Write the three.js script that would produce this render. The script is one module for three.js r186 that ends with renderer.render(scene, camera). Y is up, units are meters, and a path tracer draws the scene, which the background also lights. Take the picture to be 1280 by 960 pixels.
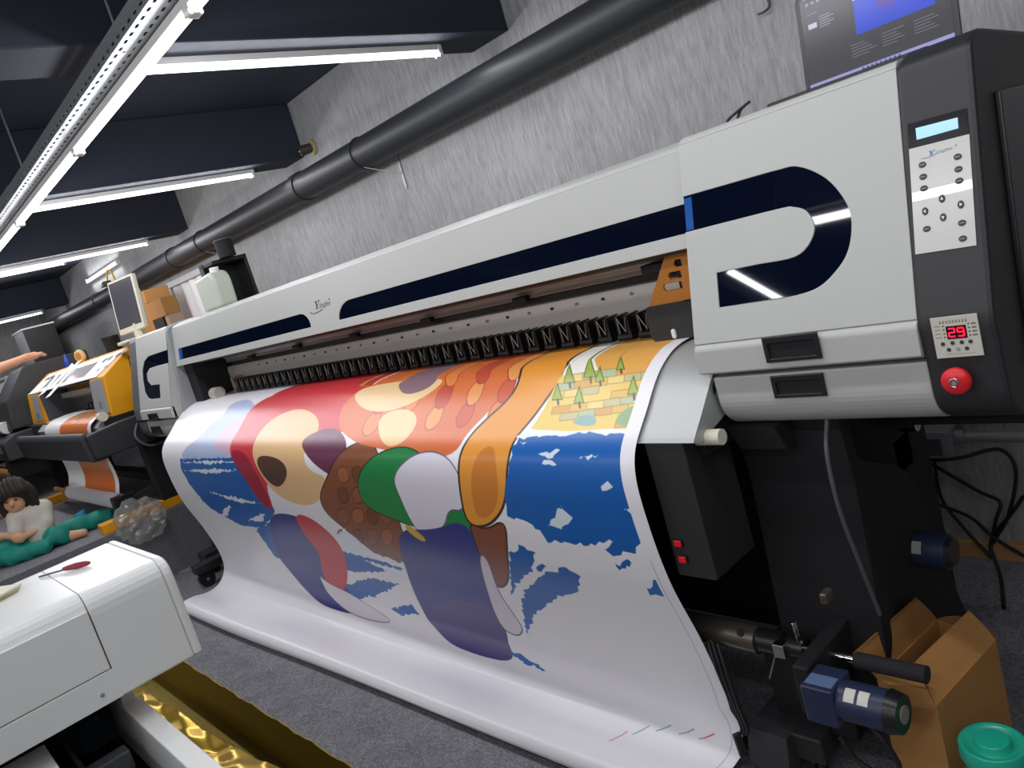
import * as THREE from 'three';
import { RoundedBoxGeometry } from 'three/addons/geometries/RoundedBoxGeometry.js';
import { MarchingCubes } from 'three/addons/objects/MarchingCubes.js';
import { mergeGeometries, mergeVertices } from 'three/addons/utils/BufferGeometryUtils.js';
import { RectAreaLightUniformsLib } from 'three/addons/lights/RectAreaLightUniformsLib.js';

// ------------------------------------------------------------------ camera, light, exposure
const scene = new THREE.Scene();
scene.background = new THREE.Color(0x000000);
const renderer = new THREE.WebGLRenderer({ antialias: true });
renderer.toneMapping = THREE.LinearToneMapping;
renderer.toneMappingExposure = 0.98;
renderer.shadowMap.enabled = true;
RectAreaLightUniformsLib.init();

const FOCAL = 958, EYE = new THREE.Vector3(0, 1.35, 0);
// vanishing points of the printer's length and of the wall's normal, read from the photograph, give the camera's axes
const V3 = (x, y, z) => new THREE.Vector3(x, y, z);
const axX = V3(-200 - 640, 556 - 480, FOCAL).normalize().negate();      // world axes in camera space (x right, y down, z forward)
const axZ = V3(1690 - 640, 0 - 480, FOCAL).normalize().negate();
axZ.addScaledVector(axX, -axX.dot(axZ)).normalize();
const axY = new THREE.Vector3().crossVectors(axZ, axX);
const toWorld = (c) => V3(axX.dot(c), axY.dot(c), axZ.dot(c));
const camera = new THREE.PerspectiveCamera(2 * Math.atan(480 / FOCAL) * 180 / Math.PI, 1280 / 960, 0.02, 60);
camera.position.copy(EYE);
{
  const r = toWorld(V3(1, 0, 0)), u = toWorld(V3(0, -1, 0)), b = toWorld(V3(0, 0, -1));
  camera.quaternion.setFromRotationMatrix(new THREE.Matrix4().makeBasis(r, u, b));
}
scene.add(camera);
const TUBE_LIGHT = 36, TUBE_GLOW = 2.6;

// a pixel of the photograph gives a direction; the surface it lies on gives the distance
const ray = (u, v) => toWorld(V3(u - 640, v - 480, FOCAL).normalize());
const atZ = (u, v, z) => { const d = ray(u, v); return EYE.clone().addScaledVector(d, (z - EYE.z) / d.z); };
const atY = (u, v, y) => { const d = ray(u, v); return EYE.clone().addScaledVector(d, (y - EYE.y) / d.y); };
const atX = (u, v, x) => { const d = ray(u, v); return EYE.clone().addScaledVector(d, (x - EYE.x) / d.x); };

// ------------------------------------------------------------------ helpers
let seed = 7;
const rnd = () => { seed = (seed * 1664525 + 1013904223) >>> 0; return seed / 4294967296; };
const names = new Map();
function numbered(n) { const k = names.get(n) || 0; names.set(n, k + 1); return k ? n + '_' + String(k).padStart(3, '0') : n; }
const origins = new Map();
function thing(name, label, category, p = [0, 0, 0], group) {
  const o = new THREE.Group(); o.name = numbered(name); o.position.set(...p); scene.add(o);
  o.userData = { label, category }; if (group) o.userData.group = group;
  origins.set(o, p); return o;
}
// geometry in world coordinates becomes a part of a thing (or a sub-part of a part)
function part(parent, name, geo, mat, label) {
  const o = origins.get(parent), g = Array.isArray(geo) ? join(geo) : geo;
  if (o) g.translate(-o[0], -o[1], -o[2]);
  const m = new THREE.Mesh(g, mat); m.name = name; m.castShadow = m.receiveShadow = true; parent.add(m);
  origins.set(m, o); if (label) m.userData.label = label; return m;
}
function solo(name, geo, mat, label, category, group) {
  const g = Array.isArray(geo) ? join(geo) : geo; g.computeBoundingBox(); const b = g.boundingBox;
  const c = [(b.min.x + b.max.x) / 2, b.min.y, (b.min.z + b.max.z) / 2]; g.translate(-c[0], -c[1], -c[2]);
  const m = new THREE.Mesh(g, mat); m.name = numbered(name); m.position.set(...c); m.castShadow = m.receiveShadow = true;
  m.userData = { label, category }; if (group) m.userData.group = group; scene.add(m); origins.set(m, c); return m;
}
function struct(name, geo, mat, label) {
  const g = Array.isArray(geo) ? join(geo) : geo;
  const m = new THREE.Mesh(g, mat); m.name = numbered(name); m.castShadow = m.receiveShadow = true;
  m.userData = { kind: 'structure', label, category: name.split('_')[0] }; scene.add(m); origins.set(m, [0, 0, 0]); return m;
}
function join(list) {
  const c = list.map((g) => { const q = g.index ? g.toNonIndexed() : g.clone(); for (const k of Object.keys(q.attributes)) if (!['position', 'normal', 'uv'].includes(k)) q.deleteAttribute(k);
    if (!q.attributes.uv) q.setAttribute('uv', new THREE.BufferAttribute(new Float32Array(q.attributes.position.count * 2), 2)); q.morphAttributes = {}; return q; });
  return mergeGeometries(c);
}
const box = (x0, x1, y0, y1, z0, z1, r = 0.003, s = 2) => {
  const w = Math.abs(x1 - x0), h = Math.abs(y1 - y0), d = Math.abs(z1 - z0), rr = Math.min(r, w / 2.1, h / 2.1, d / 2.1);
  const g = r > 0 ? new RoundedBoxGeometry(w, h, d, s, rr) : new THREE.BoxGeometry(w, h, d);
  return g.translate((x0 + x1) / 2, (y0 + y1) / 2, (z0 + z1) / 2);
};
const P3 = (p) => (p.isVector3 ? p : V3(...p));
function rod(a, b, r0, r1 = r0, n = 20, open = false) {
  a = P3(a); b = P3(b); const d = b.clone().sub(a), L = d.length();
  const g = new THREE.CylinderGeometry(r1, r0, L, n, 1, open);
  g.applyQuaternion(new THREE.Quaternion().setFromUnitVectors(V3(0, 1, 0), d.normalize()));
  return g.translate((a.x + b.x) / 2, (a.y + b.y) / 2, (a.z + b.z) / 2);
}
function bar(a, b, w, h, r = 0.002) { // rectangular bar from a to b
  a = P3(a); b = P3(b); const d = b.clone().sub(a), L = d.length(); d.normalize();
  const g = r > 0 ? new RoundedBoxGeometry(w, h, L, 1, Math.min(r, w / 2.2, h / 2.2)) : new THREE.BoxGeometry(w, h, L);
  const s = new THREE.Vector3().crossVectors(V3(0, 1, 0), d); if (s.lengthSq() < 1e-6) s.set(1, 0, 0); s.normalize();
  const u = new THREE.Vector3().crossVectors(d, s);
  g.applyMatrix4(new THREE.Matrix4().makeBasis(s, u, d)); return g.translate((a.x + b.x) / 2, (a.y + b.y) / 2, (a.z + b.z) / 2);
}
const tube = (pts, r, n = 40, m = 8) => new THREE.TubeGeometry(new THREE.CatmullRomCurve3(pts.map(P3), false, 'centripetal'), n, r, m);
// a profile in (z, y) swept along x
function prism(zy, x0, x1, bevel = 0.003) {
  const s = new THREE.Shape(); zy.forEach(([z, y], i) => (i ? s.lineTo(-z, y) : s.moveTo(-z, y)));
  const g = new THREE.ExtrudeGeometry(s, { depth: x1 - x0 - 2 * bevel, bevelEnabled: bevel > 0, bevelThickness: bevel, bevelSize: bevel, bevelOffset: -bevel, bevelSegments: 2, curveSegments: 8 });
  g.translate(0, 0, x0 + bevel); g.rotateY(Math.PI / 2); return g;
}
const roundPath = (pts, rs) => { // rounds the corners of a (z, y) profile
  const out = []; const n = pts.length;
  pts.forEach((p, i) => {
    const r = rs[i] || 0; if (!r) return out.push(p);
    const a = pts[(i + n - 1) % n], b = pts[(i + 1) % n], v = new THREE.Vector2(a[0] - p[0], a[1] - p[1]), w = new THREE.Vector2(b[0] - p[0], b[1] - p[1]);
    const k = Math.min(r, v.length() / 2.05, w.length() / 2.05); v.setLength(k); w.setLength(k);
    for (let t = 0; t <= 6; t++) { const s = t / 6, q = (1 - s) ** 2, m = 2 * s * (1 - s), e = s * s;
      out.push([q * (p[0] + v.x) + m * p[0] + e * (p[0] + w.x), q * (p[1] + v.y) + m * p[1] + e * (p[1] + w.y)]); }
  });
  return out;
};
// a flat outline in a frame (origin, right, up) given thickness
function frame(o, right, up) { const r = P3(right).clone().normalize(), u = P3(up).clone().normalize(), n = new THREE.Vector3().crossVectors(r, u); return { o: P3(o), r, u, n, m: new THREE.Matrix4().makeBasis(r, u, n).setPosition(P3(o)) }; }
function inFrame(f, u, v) { const d = ray(u, v), t = f.o.clone().sub(EYE).dot(f.n) / d.dot(f.n), p = EYE.clone().addScaledVector(d, t).sub(f.o); return [p.dot(f.r), p.dot(f.u)]; }
function slab(f, pts, z0, z1, bevel = 0, holes = []) {
  const s = new THREE.Shape(pts.map((p) => new THREE.Vector2(...p))); holes.forEach((h) => s.holes.push(new THREE.Path(h.map((p) => new THREE.Vector2(...p)))));
  const g = new THREE.ExtrudeGeometry(s, { depth: z1 - z0 - 2 * bevel, bevelEnabled: bevel > 0, bevelThickness: bevel, bevelSize: bevel, bevelOffset: -bevel, bevelSegments: 2 });
  g.translate(0, 0, z0 + bevel); return g.applyMatrix4(f.m);
}
const place = (f, g) => g.applyMatrix4(f.m);
const spline = (pts, n) => new THREE.SplineCurve(pts.map((p) => new THREE.Vector2(...p))).getPoints(n).map((p) => [p.x, p.y]);
// quad sheets: grid(nu, nv, f(u,v) -> Vector3) with optional thickness
function sheet(nu, nv, fn, thick = 0) {
  const pos = [], uv = [], idx = [];
  const put = (off) => { for (let j = 0; j <= nv; j++) for (let i = 0; i <= nu; i++) {
    const p = fn(i / nu, j / nv);
    if (off) { const e = 1e-3, a = fn(Math.min(1, i / nu + e), j / nv).sub(fn(Math.max(0, i / nu - e), j / nv)), b = fn(i / nu, Math.min(1, j / nv + e)).sub(fn(i / nu, Math.max(0, j / nv - e)));
      p.addScaledVector(a.cross(b).normalize(), -off); }
    pos.push(p.x, p.y, p.z); uv.push(i / nu, j / nv); } };
  put(0); const W = nu + 1, N = W * (nv + 1);
  for (let j = 0; j < nv; j++) for (let i = 0; i < nu; i++) { const a = j * W + i; idx.push(a, a + 1, a + W, a + 1, a + W + 1, a + W); }
  if (thick) { put(thick); for (let j = 0; j < nv; j++) for (let i = 0; i < nu; i++) { const a = N + j * W + i; idx.push(a, a + W, a + 1, a + 1, a + W, a + W + 1); }
    const edge = (a, b) => idx.push(a, a + N, b, b, a + N, b + N);
    for (let i = 0; i < nu; i++) { edge(i + 1, i); edge(nv * W + i, nv * W + i + 1); } for (let j = 0; j < nv; j++) { edge(j * W, (j + 1) * W); edge((j + 1) * W + nu, j * W + nu); } }
  const g = new THREE.BufferGeometry(); g.setAttribute('position', new THREE.Float32BufferAttribute(pos, 3)); g.setAttribute('uv', new THREE.Float32BufferAttribute(uv, 2)); g.setIndex(idx); g.computeVertexNormals(); return g;
}
// smooth union of tapered capsules, meshed
function flesh(bones, k, cell, pad = 0.05, extra) {
  const lo = [1e9, 1e9, 1e9], hi = [-1e9, -1e9, -1e9];
  for (const b of bones) for (const [o, r] of [[0, b[3]], [4, b[7]]]) for (let i = 0; i < 3; i++) { lo[i] = Math.min(lo[i], b[o + i] - r); hi[i] = Math.max(hi[i], b[o + i] + r); }
  const size = Math.max(hi[0] - lo[0], hi[1] - lo[1], hi[2] - lo[2]) + 2 * pad, c = [0, 1, 2].map((i) => (lo[i] + hi[i]) / 2), res = Math.min(110, Math.ceil(size / cell) + 4);
  const mc = new MarchingCubes(res, new THREE.MeshStandardMaterial(), false, false, 200000); mc.isolation = 0;
  const half = size / 2;
  for (let z = 0; z < res; z++) for (let y = 0; y < res; y++) for (let x = 0; x < res; x++) {
    const p = [c[0] + ((x - res / 2) / (res / 2)) * half, c[1] + ((y - res / 2) / (res / 2)) * half, c[2] + ((z - res / 2) / (res / 2)) * half];
    let s = 0, dmin = 1e9;
    for (const b of bones) {
      const bx = b[4] - b[0], by = b[5] - b[1], bz = b[6] - b[2], px = p[0] - b[0], py = p[1] - b[1], pz = p[2] - b[2], L = bx * bx + by * by + bz * bz;
      const t = L < 1e-9 ? 0 : Math.max(0, Math.min(1, (px * bx + py * by + pz * bz) / L));
      const d = Math.hypot(px - bx * t, py - by * t, pz - bz * t) - (b[3] + (b[7] - b[3]) * t);
      s += Math.exp(-Math.min(60, Math.max(-60, d / k))); if (d < dmin) dmin = d;
    }
    let d = dmin > 8 * k ? dmin : -k * Math.log(s); if (extra) d = extra(d, p);
    mc.field[x + y * res + z * res * res] = -d;
  }
  mc.update();
  const n = mc.count, pos = new Float32Array(n * 3);
  for (let i = 0; i < n; i++) for (let q = 0; q < 3; q++) pos[i * 3 + q] = mc.positionArray[i * 3 + q] * half + c[q];
  let g = new THREE.BufferGeometry(); g.setAttribute('position', new THREE.BufferAttribute(pos, 3)); g = mergeVertices(g, 1e-5); g.computeVertexNormals(); return g;
}

// ------------------------------------------------------------------ textures
function canvasTex(w, h, draw, srgb = true) {
  const c = document.createElement('canvas'); c.width = w; c.height = h; const x = c.getContext('2d'); draw(x, w, h);
  const t = new THREE.CanvasTexture(c); if (srgb) t.colorSpace = THREE.SRGBColorSpace; t.wrapS = t.wrapT = THREE.RepeatWrapping; t.anisotropy = 8; return t;
}
function dataTex(w, h, fn, srgb) {
  const d = new Uint8Array(w * h * 4);
  for (let j = 0; j < h; j++) for (let i = 0; i < w; i++) { const v = fn(i, j); const o = (j * w + i) * 4; if (Array.isArray(v)) { d[o] = v[0]; d[o + 1] = v[1]; d[o + 2] = v[2]; } else d[o] = d[o + 1] = d[o + 2] = v; d[o + 3] = 255; }
  const t = new THREE.DataTexture(d, w, h); t.magFilter = THREE.LinearFilter; t.minFilter = THREE.LinearMipmapLinearFilter; t.generateMipmaps = true; t.wrapS = t.wrapT = THREE.RepeatWrapping; if (srgb) t.colorSpace = THREE.SRGBColorSpace; t.needsUpdate = true; return t;
}
function valueNoise(n, s) { // tileable smooth noise on an n x n lattice
  const r = new Float32Array(n * n); let q = s; for (let i = 0; i < n * n; i++) { q = (q * 1664525 + 1013904223) >>> 0; r[i] = q / 4294967296; }
  return (x, y) => { x = ((x % 1) + 1) % 1 * n; y = ((y % 1) + 1) % 1 * n; const i = Math.floor(x), j = Math.floor(y), f = x - i, g = y - j, a = f * f * (3 - 2 * f), b = g * g * (3 - 2 * g), I = (i + 1) % n, J = (j + 1) % n, ii = i % n, jj = j % n;
    return (r[jj * n + ii] * (1 - a) + r[jj * n + I] * a) * (1 - b) + (r[J * n + ii] * (1 - a) + r[J * n + I] * a) * b; };
}
const nA = valueNoise(16, 11), nB = valueNoise(64, 23), nC = valueNoise(256, 37), nD = valueNoise(128, 51);
const clamp8 = (v) => Math.max(0, Math.min(255, Math.round(v)));
// raked plaster: fine upright strokes
const rake = (u, v) => 0.5 * nC(u, v * 0.14) + 0.3 * nB(u * 1.5 + 0.02 * nA(u, v), v * 0.25) + 0.2 * nC(u * 2, v);
const wallMap = dataTex(1024, 1024, (i, j) => { const u = i / 1024, v = j / 1024, q = 166 + (rake(u, v) - 0.5) * 44 + (nA(u, v) - 0.5) * 8; return [clamp8(q), clamp8(q), clamp8(q - 1)]; }, true);
const wallBump = dataTex(1024, 1024, (i, j) => clamp8(rake(i / 1024, j / 1024) * 255));
const carpetMap = dataTex(1024, 1024, (i, j) => { const u = i / 1024, v = j / 1024, q = 128 + (nC(u, v) - 0.5) * 50 + (nB(u, v) - 0.5) * 14 + (nA(u, v) - 0.5) * 10 + (nC(u * 3, v * 3) > 0.93 ? 26 : 0); return [clamp8(q), clamp8(q), clamp8(q + 4)]; }, true);
const grain = dataTex(512, 512, (i, j) => clamp8(128 + (nC(i / 512, j / 512) - 0.5) * 160 + (nB(i / 512, j / 512) - 0.5) * 60));
const rep = (t, x, y) => { const c = t.clone(); c.repeat.set(x, y); c.needsUpdate = true; return c; };

// ------------------------------------------------------------------ materials
const mat = (color, roughness = 0.5, metalness = 0, more = {}) => new THREE.MeshStandardMaterial({ color, roughness, metalness, ...more });
const phys = (color, roughness, metalness, more) => new THREE.MeshPhysicalMaterial({ color, roughness, metalness, ...more });
const M = {
  cover: mat(0xb9bab4, 0.42, 0, { bumpMap: rep(grain, 6, 6), bumpScale: 0.00012 }),
  black: mat(0x2b2b2c, 0.5, 0, { bumpMap: rep(grain, 8, 8), bumpScale: 0.00012 }),
  blackSmooth: mat(0x1b1b1d, 0.32), blackMatte: mat(0x141417, 0.75), rubber: mat(0x232324, 0.85),
  charcoal: mat(0x3a3b3d, 0.55), greyPanel: mat(0x9a9c9d, 0.5), darkGrey: mat(0x55575a, 0.55),
  glass: phys(0x060d1e, 0.03, 0, { ior: 1.5 }),
  glassEdge: mat(0x0d4f9e, 0.2),
  alu: mat(0xcfc9c0, 0.36, 0.35), steel: mat(0xc6c6c6, 0.22, 1), chrome: mat(0xdadada, 0.12, 1), wire: mat(0x9a968c, 0.35, 0.8),
  brownSlot: mat(0x2e2722, 0.6), orange: mat(0xd0842f, 0.42, 0.15),
  platen: mat(0xb4b6b3, 0.4, 0.25), white: mat(0xf0efec, 0.38), whitePaint: mat(0xe9eae6, 0.3, 0, { bumpMap: rep(grain, 5, 5), bumpScale: 0.00008 }),
  cream: mat(0xe6dfc8, 0.5), paper: mat(0xf1f1ee, 0.7), kraft: mat(0xb58247, 0.8, 0, { bumpMap: rep(grain, 3, 3), bumpScale: 0.0003 }),
  red: mat(0xe0222c, 0.35), yellow: mat(0xf0a50c, 0.42), navyMotor: mat(0x28324d, 0.4), olive: mat(0x6e675c, 0.32, 0.7),
  teal: phys(0x1fb394, 0.35, 0, { clearcoat: 0.3 }), wood: mat(0xb98f5c, 0.7), pipe: mat(0x2a2c2f, 0.5), bracket: mat(0xaeb0b0, 0.4, 0.5),
  ceiling: mat(0x323845, 0.75, 0, { bumpMap: rep(grain, 4, 4), bumpScale: 0.001 }), zinc: mat(0x9aa0a0, 0.45, 0.5), cable: mat(0x1c1c1d, 0.55), cableGrey: mat(0x55565a, 0.5),
};

// ------------------------------------------------------------------ the room
const WALL_Z = -2.45, CEIL = 2.5, BEAM = 2.19;
const wallMat = (w, h) => mat(0xffffff, 0.85, 0, { map: rep(wallMap, w / 1.3, h / 1.3), bumpMap: rep(wallBump, w / 1.3, h / 1.3), bumpScale: 0.0014 });
struct('floor', box(-12.1, 3.1, -0.12, 0, WALL_Z - 0.1, 3.1, 0), mat(0xffffff, 0.95, 0, { map: rep(carpetMap, 15, 6), bumpMap: rep(grain, 40, 16), bumpScale: 0.002 }), 'dark grey needle felt carpet floor');
struct('floor_platform', box(-12, -5.05, 0, 0.4, WALL_Z, 0.9, 0.004), mat(0xffffff, 0.95, 0, { map: rep(carpetMap, 7, 3.3), bumpMap: rep(grain, 20, 9), bumpScale: 0.002 }), 'grey carpeted raised floor under the yellow printer');
struct('ceiling', box(-12.1, 3.1, CEIL, CEIL + 0.15, WALL_Z - 0.1, 3.1, 0), M.ceiling, 'dark slate blue painted ceiling');
struct('wall_back', box(-12.1, 3.1, 0, CEIL, WALL_Z - 0.15, WALL_Z, 0), wallMat(15.2, 2.5), 'grey raked plaster wall behind the printers');
struct('wall_left', box(-12.15, -12, 0, CEIL, WALL_Z, 3, 0), wallMat(5.5, 2.5), 'grey raked plaster wall at the far end');
struct('wall_right', box(3, 3.15, 0, CEIL, WALL_Z, 3, 0), wallMat(5.5, 2.5), 'grey raked plaster wall at the near end');
struct('wall_front', box(-12.1, 3.1, 0, CEIL, 3, 3.15, 0), wallMat(15.2, 2.5), 'grey raked plaster wall opposite the printers');
const beamX = [-2.27, -4.1, -6.1, -10.25, -0.4, 1.5];
beamX.forEach((x) => struct('ceiling_beam', box(x - 0.24, x, BEAM, CEIL, WALL_Z, 3, 0.006), M.ceiling, 'dark slate blue ceiling beam running out from the wall'));
struct('trim_1', [box(-2.2, 0.6, 0, 0.056, WALL_Z, WALL_Z + 0.03, 0.003)], M.wood, 'bare wooden strip along the foot of the wall');

// LED tubes
const glow = new THREE.MeshStandardMaterial({ color: 0xffffff, emissive: 0xfdfcff, emissiveIntensity: TUBE_GLOW, roughness: 0.4 });
function makeTube(label, group) { // lies along local x, hangs under local y = 0
  const t = thing('led_tube_light', label, 'tube light', [0, 0, 0], group); origins.set(t, null);
  part(t, 'housing', box(-0.595, 0.595, -0.022, 0, -0.017, 0.017, 0.002), M.white);
  part(t, 'diffuser', rod([-0.575, -0.026, 0], [0.575, -0.026, 0], 0.0165, 0.0165, 16), glow, 'glowing white diffuser');
  for (const s of [-1, 1]) part(t, 'end_cap', box(s * 0.577, s * 0.597, -0.046, -0.001, -0.019, 0.019, 0.004), M.white);
  for (const a of [-0.9, 0.9]) { const l = new THREE.RectAreaLight(0xf7f8ff, TUBE_LIGHT, 1.15, 0.034); l.position.set(0, -0.026 - 0.0185 * Math.cos(a), 0.0185 * Math.sin(a)); l.rotation.x = -Math.PI / 2 - a; l.name = 'tube_lamp'; t.add(l); }
  return t;
}
const tubeProto = makeTube('white LED tube end to end along the perforated tray', 'LED tubes in line on the tray by the printers');
let protoUsed = false;
function tubeAt(x, y, z, turn, label, group) {
  const t = protoUsed ? tubeProto.clone() : tubeProto; if (protoUsed) { t.name = numbered('led_tube_light'); scene.add(t); }
  protoUsed = true; t.position.set(x, y, z); t.rotation.y = turn; t.userData = { label, category: 'tube light', group }; return t;
}
const TRAY_Y = 2.14;
for (let i = -1; i < 7; i++) tubeAt(-1.255 - i * 1.192, TRAY_Y, -0.935, 0, 'white LED tube end to end along the perforated tray above the printers', 'LED tubes on the tray above the printers');
for (let i = 0; i < 3; i++) tubeAt(1.0 - i * 1.222, TRAY_Y, 0.35, 0, 'white LED tube in the line over the open floor', 'LED tubes over the open floor');
for (let i = 0; i < 7; i++) tubeAt(0.9 - i * 1.25, TRAY_Y, 1.9, 0, 'white LED tube in the line along the opposite wall', 'LED tubes along the opposite wall');
[[-2.40, BEAM, -1.575, 'white LED tube under the ceiling beam nearest the laptop'], [-4.23, BEAM, -1.575, 'white LED tube under the ceiling beam beside the wall lamp holder'], [-6.24, BEAM, -1.575, 'white LED tube under the ceiling beam beyond the black case'], [-7.44, 2.325, -1.265, 'white LED tube hung crosswise on a batten between two beams'], [-10.36, BEAM, -1.575, 'white LED tube under the ceiling beam above the black printer']].forEach(([x, y, z, label]) => tubeAt(x, y, z, Math.PI / 2, label, 'LED tubes crosswise under the beams'));
tubeAt(-2.3, BEAM, 1.35, Math.PI / 2, 'white LED tube crosswise under a ceiling beam over the open floor', 'LED tubes under the beams over the open floor');
{ // batten of the hung tube
  const b = thing('light_batten', 'narrow grey batten carrying the crosswise tube between two beams', 'batten', [-7.44, 2.326, -1.265]);
  part(b, 'rail', box(-7.465, -7.415, 2.326, 2.35, -1.865, -0.665, 0.002), M.zinc);
  for (const z of [-1.7, -0.8]) part(b, 'hanger', rod([-7.44, 2.345, z], [-7.44, CEIL, z], 0.006, 0.006, 10), M.zinc);
}
{ // a tube fixed to the wall above the pipe
  const a = atZ(108, 351, WALL_Z + 0.03), b = atZ(148, 328, WALL_Z + 0.03), w = tubeAt((a.x + b.x) / 2, (a.y + b.y) / 2, WALL_Z + 0.001, 0, 'white LED tube fixed lengthwise to the wall above the white monitor', undefined);
  delete w.userData.group; w.rotation.x = -Math.PI / 2;
}
{ // perforated tray
  const x0 = -9.6, x1 = 2.0, z0 = -0.967, z1 = -0.85, y = TRAY_Y;
  const t = thing('perforated_cable_tray', 'galvanised perforated cable tray running along the ceiling', 'cable tray', [-3.8, y, -0.96]);
  // bottom of the tray: strips between slots, so that the holes are real
  const W = 2.9, wz = z1 - z0;
  const slotsFor = (n, len) => { const holes = []; for (let i = 0; i < n; i++) { const a = (i + 0.5) * (len / n); for (const r of [0.014, 0.05]) holes.push([[a - 0.012, r - 0.004], [a + 0.012, r - 0.004], [a + 0.012, r + 0.004], [a - 0.012, r + 0.004]]); } return holes; };
  for (let k = 0; k < 4; k++) {
    const fr = frame([x0 + k * W, y + 0.002, z1], [1, 0, 0], [0, 0, -1]);
    part(t, 'tray_length', slab(fr, [[0.002, 0], [W - 0.002, 0], [W - 0.002, wz], [0.002, wz]], 0, 0.0015, 0, slotsFor(58, W)), M.zinc);
    const fs = frame([x0 + k * W, y + 0.002, z1], [1, 0, 0], [0, 1, 0]);
    part(t, 'tray_side', slab(fs, [[0.002, 0], [W - 0.002, 0], [W - 0.002, 0.05], [0.002, 0.045]], 0, 0.0015, 0, slotsFor(58, W).filter((h) => h[0][1] < 0.02)), M.zinc);
    part(t, 'splice_plate', box(x0 + k * W - 0.07, x0 + k * W + 0.07, y + 0.004, y + 0.046, z1 + 0.0015, z1 + 0.004, 0.001), M.zinc);
  }
  for (let x = -9.2; x < 2; x += 1.4) part(t, 'hanger', rod([x, y, z1 - 0.03], [x, CEIL, z1 - 0.03], 0.004, 0.004, 8), M.zinc);
  [[0.35, -2.1, 'galvanised cable tray over the open floor carrying a line of tubes'], [1.9, -7.4, 'galvanised cable tray along the opposite wall carrying a line of tubes']].forEach(([z, xe, label]) => {
    const t2 = thing('cable_tray', label, 'cable tray', [-2.5, y, z]);
    part(t2, 'tray_length', box(xe, 2.0, y + 0.001, y + 0.004, z - 0.06, z + 0.06, 0), M.zinc);
    for (let x = xe + 0.3; x < 2; x += 1.4) part(t2, 'hanger', rod([x, y, z + 0.04], [x, CEIL, z + 0.04], 0.004, 0.004, 8), M.zinc);
  });
}
{ // dark drain pipe along the wall, in lengths
  const p = thing('wall_pipe', 'thick charcoal plastic pipe running along the grey wall', 'pipe', [-4, 1.93, -2.34]);
  const cuts = [-11.9, -8.6, -6.25, -4.02, 0.2, 2.95], py = (x) => 2.012 - 0.0 * x, z = -2.335, r = 0.078;
  for (let i = 0; i < cuts.length - 1; i++) part(p, 'pipe_length', rod([cuts[i] + 0.002, py(0), z], [cuts[i + 1] - 0.002, py(0), z], r, r, 40), M.pipe);
  for (const x of cuts.slice(1, -1)) part(p, 'socket', rod([x - 0.05, py(0), z], [x + 0.02, py(0), z], r + 0.007, r + 0.007, 40), M.pipe);
  const strap = (x, label) => { const t = thing('pipe_bracket', label, 'bracket', [x, 1.86, WALL_Z]);
    const ring = new THREE.TorusGeometry(0.081, 0.004, 6, 40); ring.rotateY(Math.PI / 2); ring.translate(x, py(0), z); part(t, 'strap', ring, M.pipe);
    part(t, 'strut', bar([x + 0.01, 1.94, z + 0.03], [x + 0.12, 1.86, WALL_Z + 0.012], 0.012, 0.004), M.bracket);
    part(t, 'hanger', bar([x + 0.12, 1.96, WALL_Z + 0.008], [x + 0.12, 1.78, WALL_Z + 0.008], 0.012, 0.004), M.bracket); };
  strap(-3.35, 'light metal strut bracket holding the pipe beside the big printer'); strap(-5.6, 'light metal strut bracket holding the pipe above the black case');
}
{ // lamp holder on the wall
  const q = atZ(392, 184, WALL_Z), t = thing('lamp_holder', 'round brass and bakelite lamp holder on the wall above the pipe', 'lamp holder', [q.x, q.y - 0.03, WALL_Z]);
  part(t, 'rose', rod([q.x, q.y, WALL_Z], [q.x, q.y, WALL_Z + 0.018], 0.045, 0.042, 28), mat(0xb9a878, 0.5));
  part(t, 'socket', rod([q.x - 0.005, q.y, WALL_Z + 0.015], [q.x - 0.03, q.y - 0.005, WALL_Z + 0.075], 0.026, 0.03, 24), mat(0x4a4338, 0.45));
  part(t, 'contact', rod([q.x - 0.03, q.y - 0.005, WALL_Z + 0.076], [q.x - 0.033, q.y - 0.005, WALL_Z + 0.082], 0.014, 0.012, 16), M.steel);
  const h = atZ(960, 8, WALL_Z + 0.02); solo('wall_hook', tube([[h.x - 0.012, h.y + 0.16, WALL_Z + 0.004], [h.x - 0.004, h.y + 0.04, WALL_Z + 0.006], [h.x, h.y, WALL_Z + 0.012], [h.x - 0.012, h.y - 0.012, WALL_Z + 0.03], [h.x - 0.03, h.y - 0.012, WALL_Z + 0.035]], 0.004, 30, 6), M.darkGrey, 'thin bent wire hook on the wall beside the laptop', 'hook');
}

// ------------------------------------------------------------------ the big printer
const XL = -0.93, XM = -0.497, XR = -0.385, LL = -4.8, LR = -4.25;           // right head, its black end, left head
const printer = thing('large_format_printer', 'large light grey banner printer with dark curved windows and a black control end', 'printer', [-2.6, 0, -1.6]);
const FT = [-1.405, 1.452], FB = [-1.293, 1.055];                              // leaning front of the heads, (z, y) at top and bend
const headFront = frame([0, FB[1], FB[0]], [1, 0, 0], [0, FT[1] - FB[1], FT[0] - FB[0]]);
const faceLen = Math.hypot(FT[1] - FB[1], FT[0] - FB[0]);
const lowFront = frame([0, 0, -1.2845], [1, 0, 0], [0, 1, 0]);
const nBack = headFront.n.clone().multiplyScalar(-0.0055);                     // body stands 5.5 mm behind the skin
const bodyProfile = roundPath([[FB[0] + nBack.z, FB[1] + nBack.y], [FT[0] + nBack.z, FT[1] + nBack.y - 0.004], [-1.46, 1.466], [-2.05, 1.44], [-2.05, 0.99], [-1.294, 0.99]], [0, 0.012, 0.03, 0.03, 0, 0]);
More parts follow.
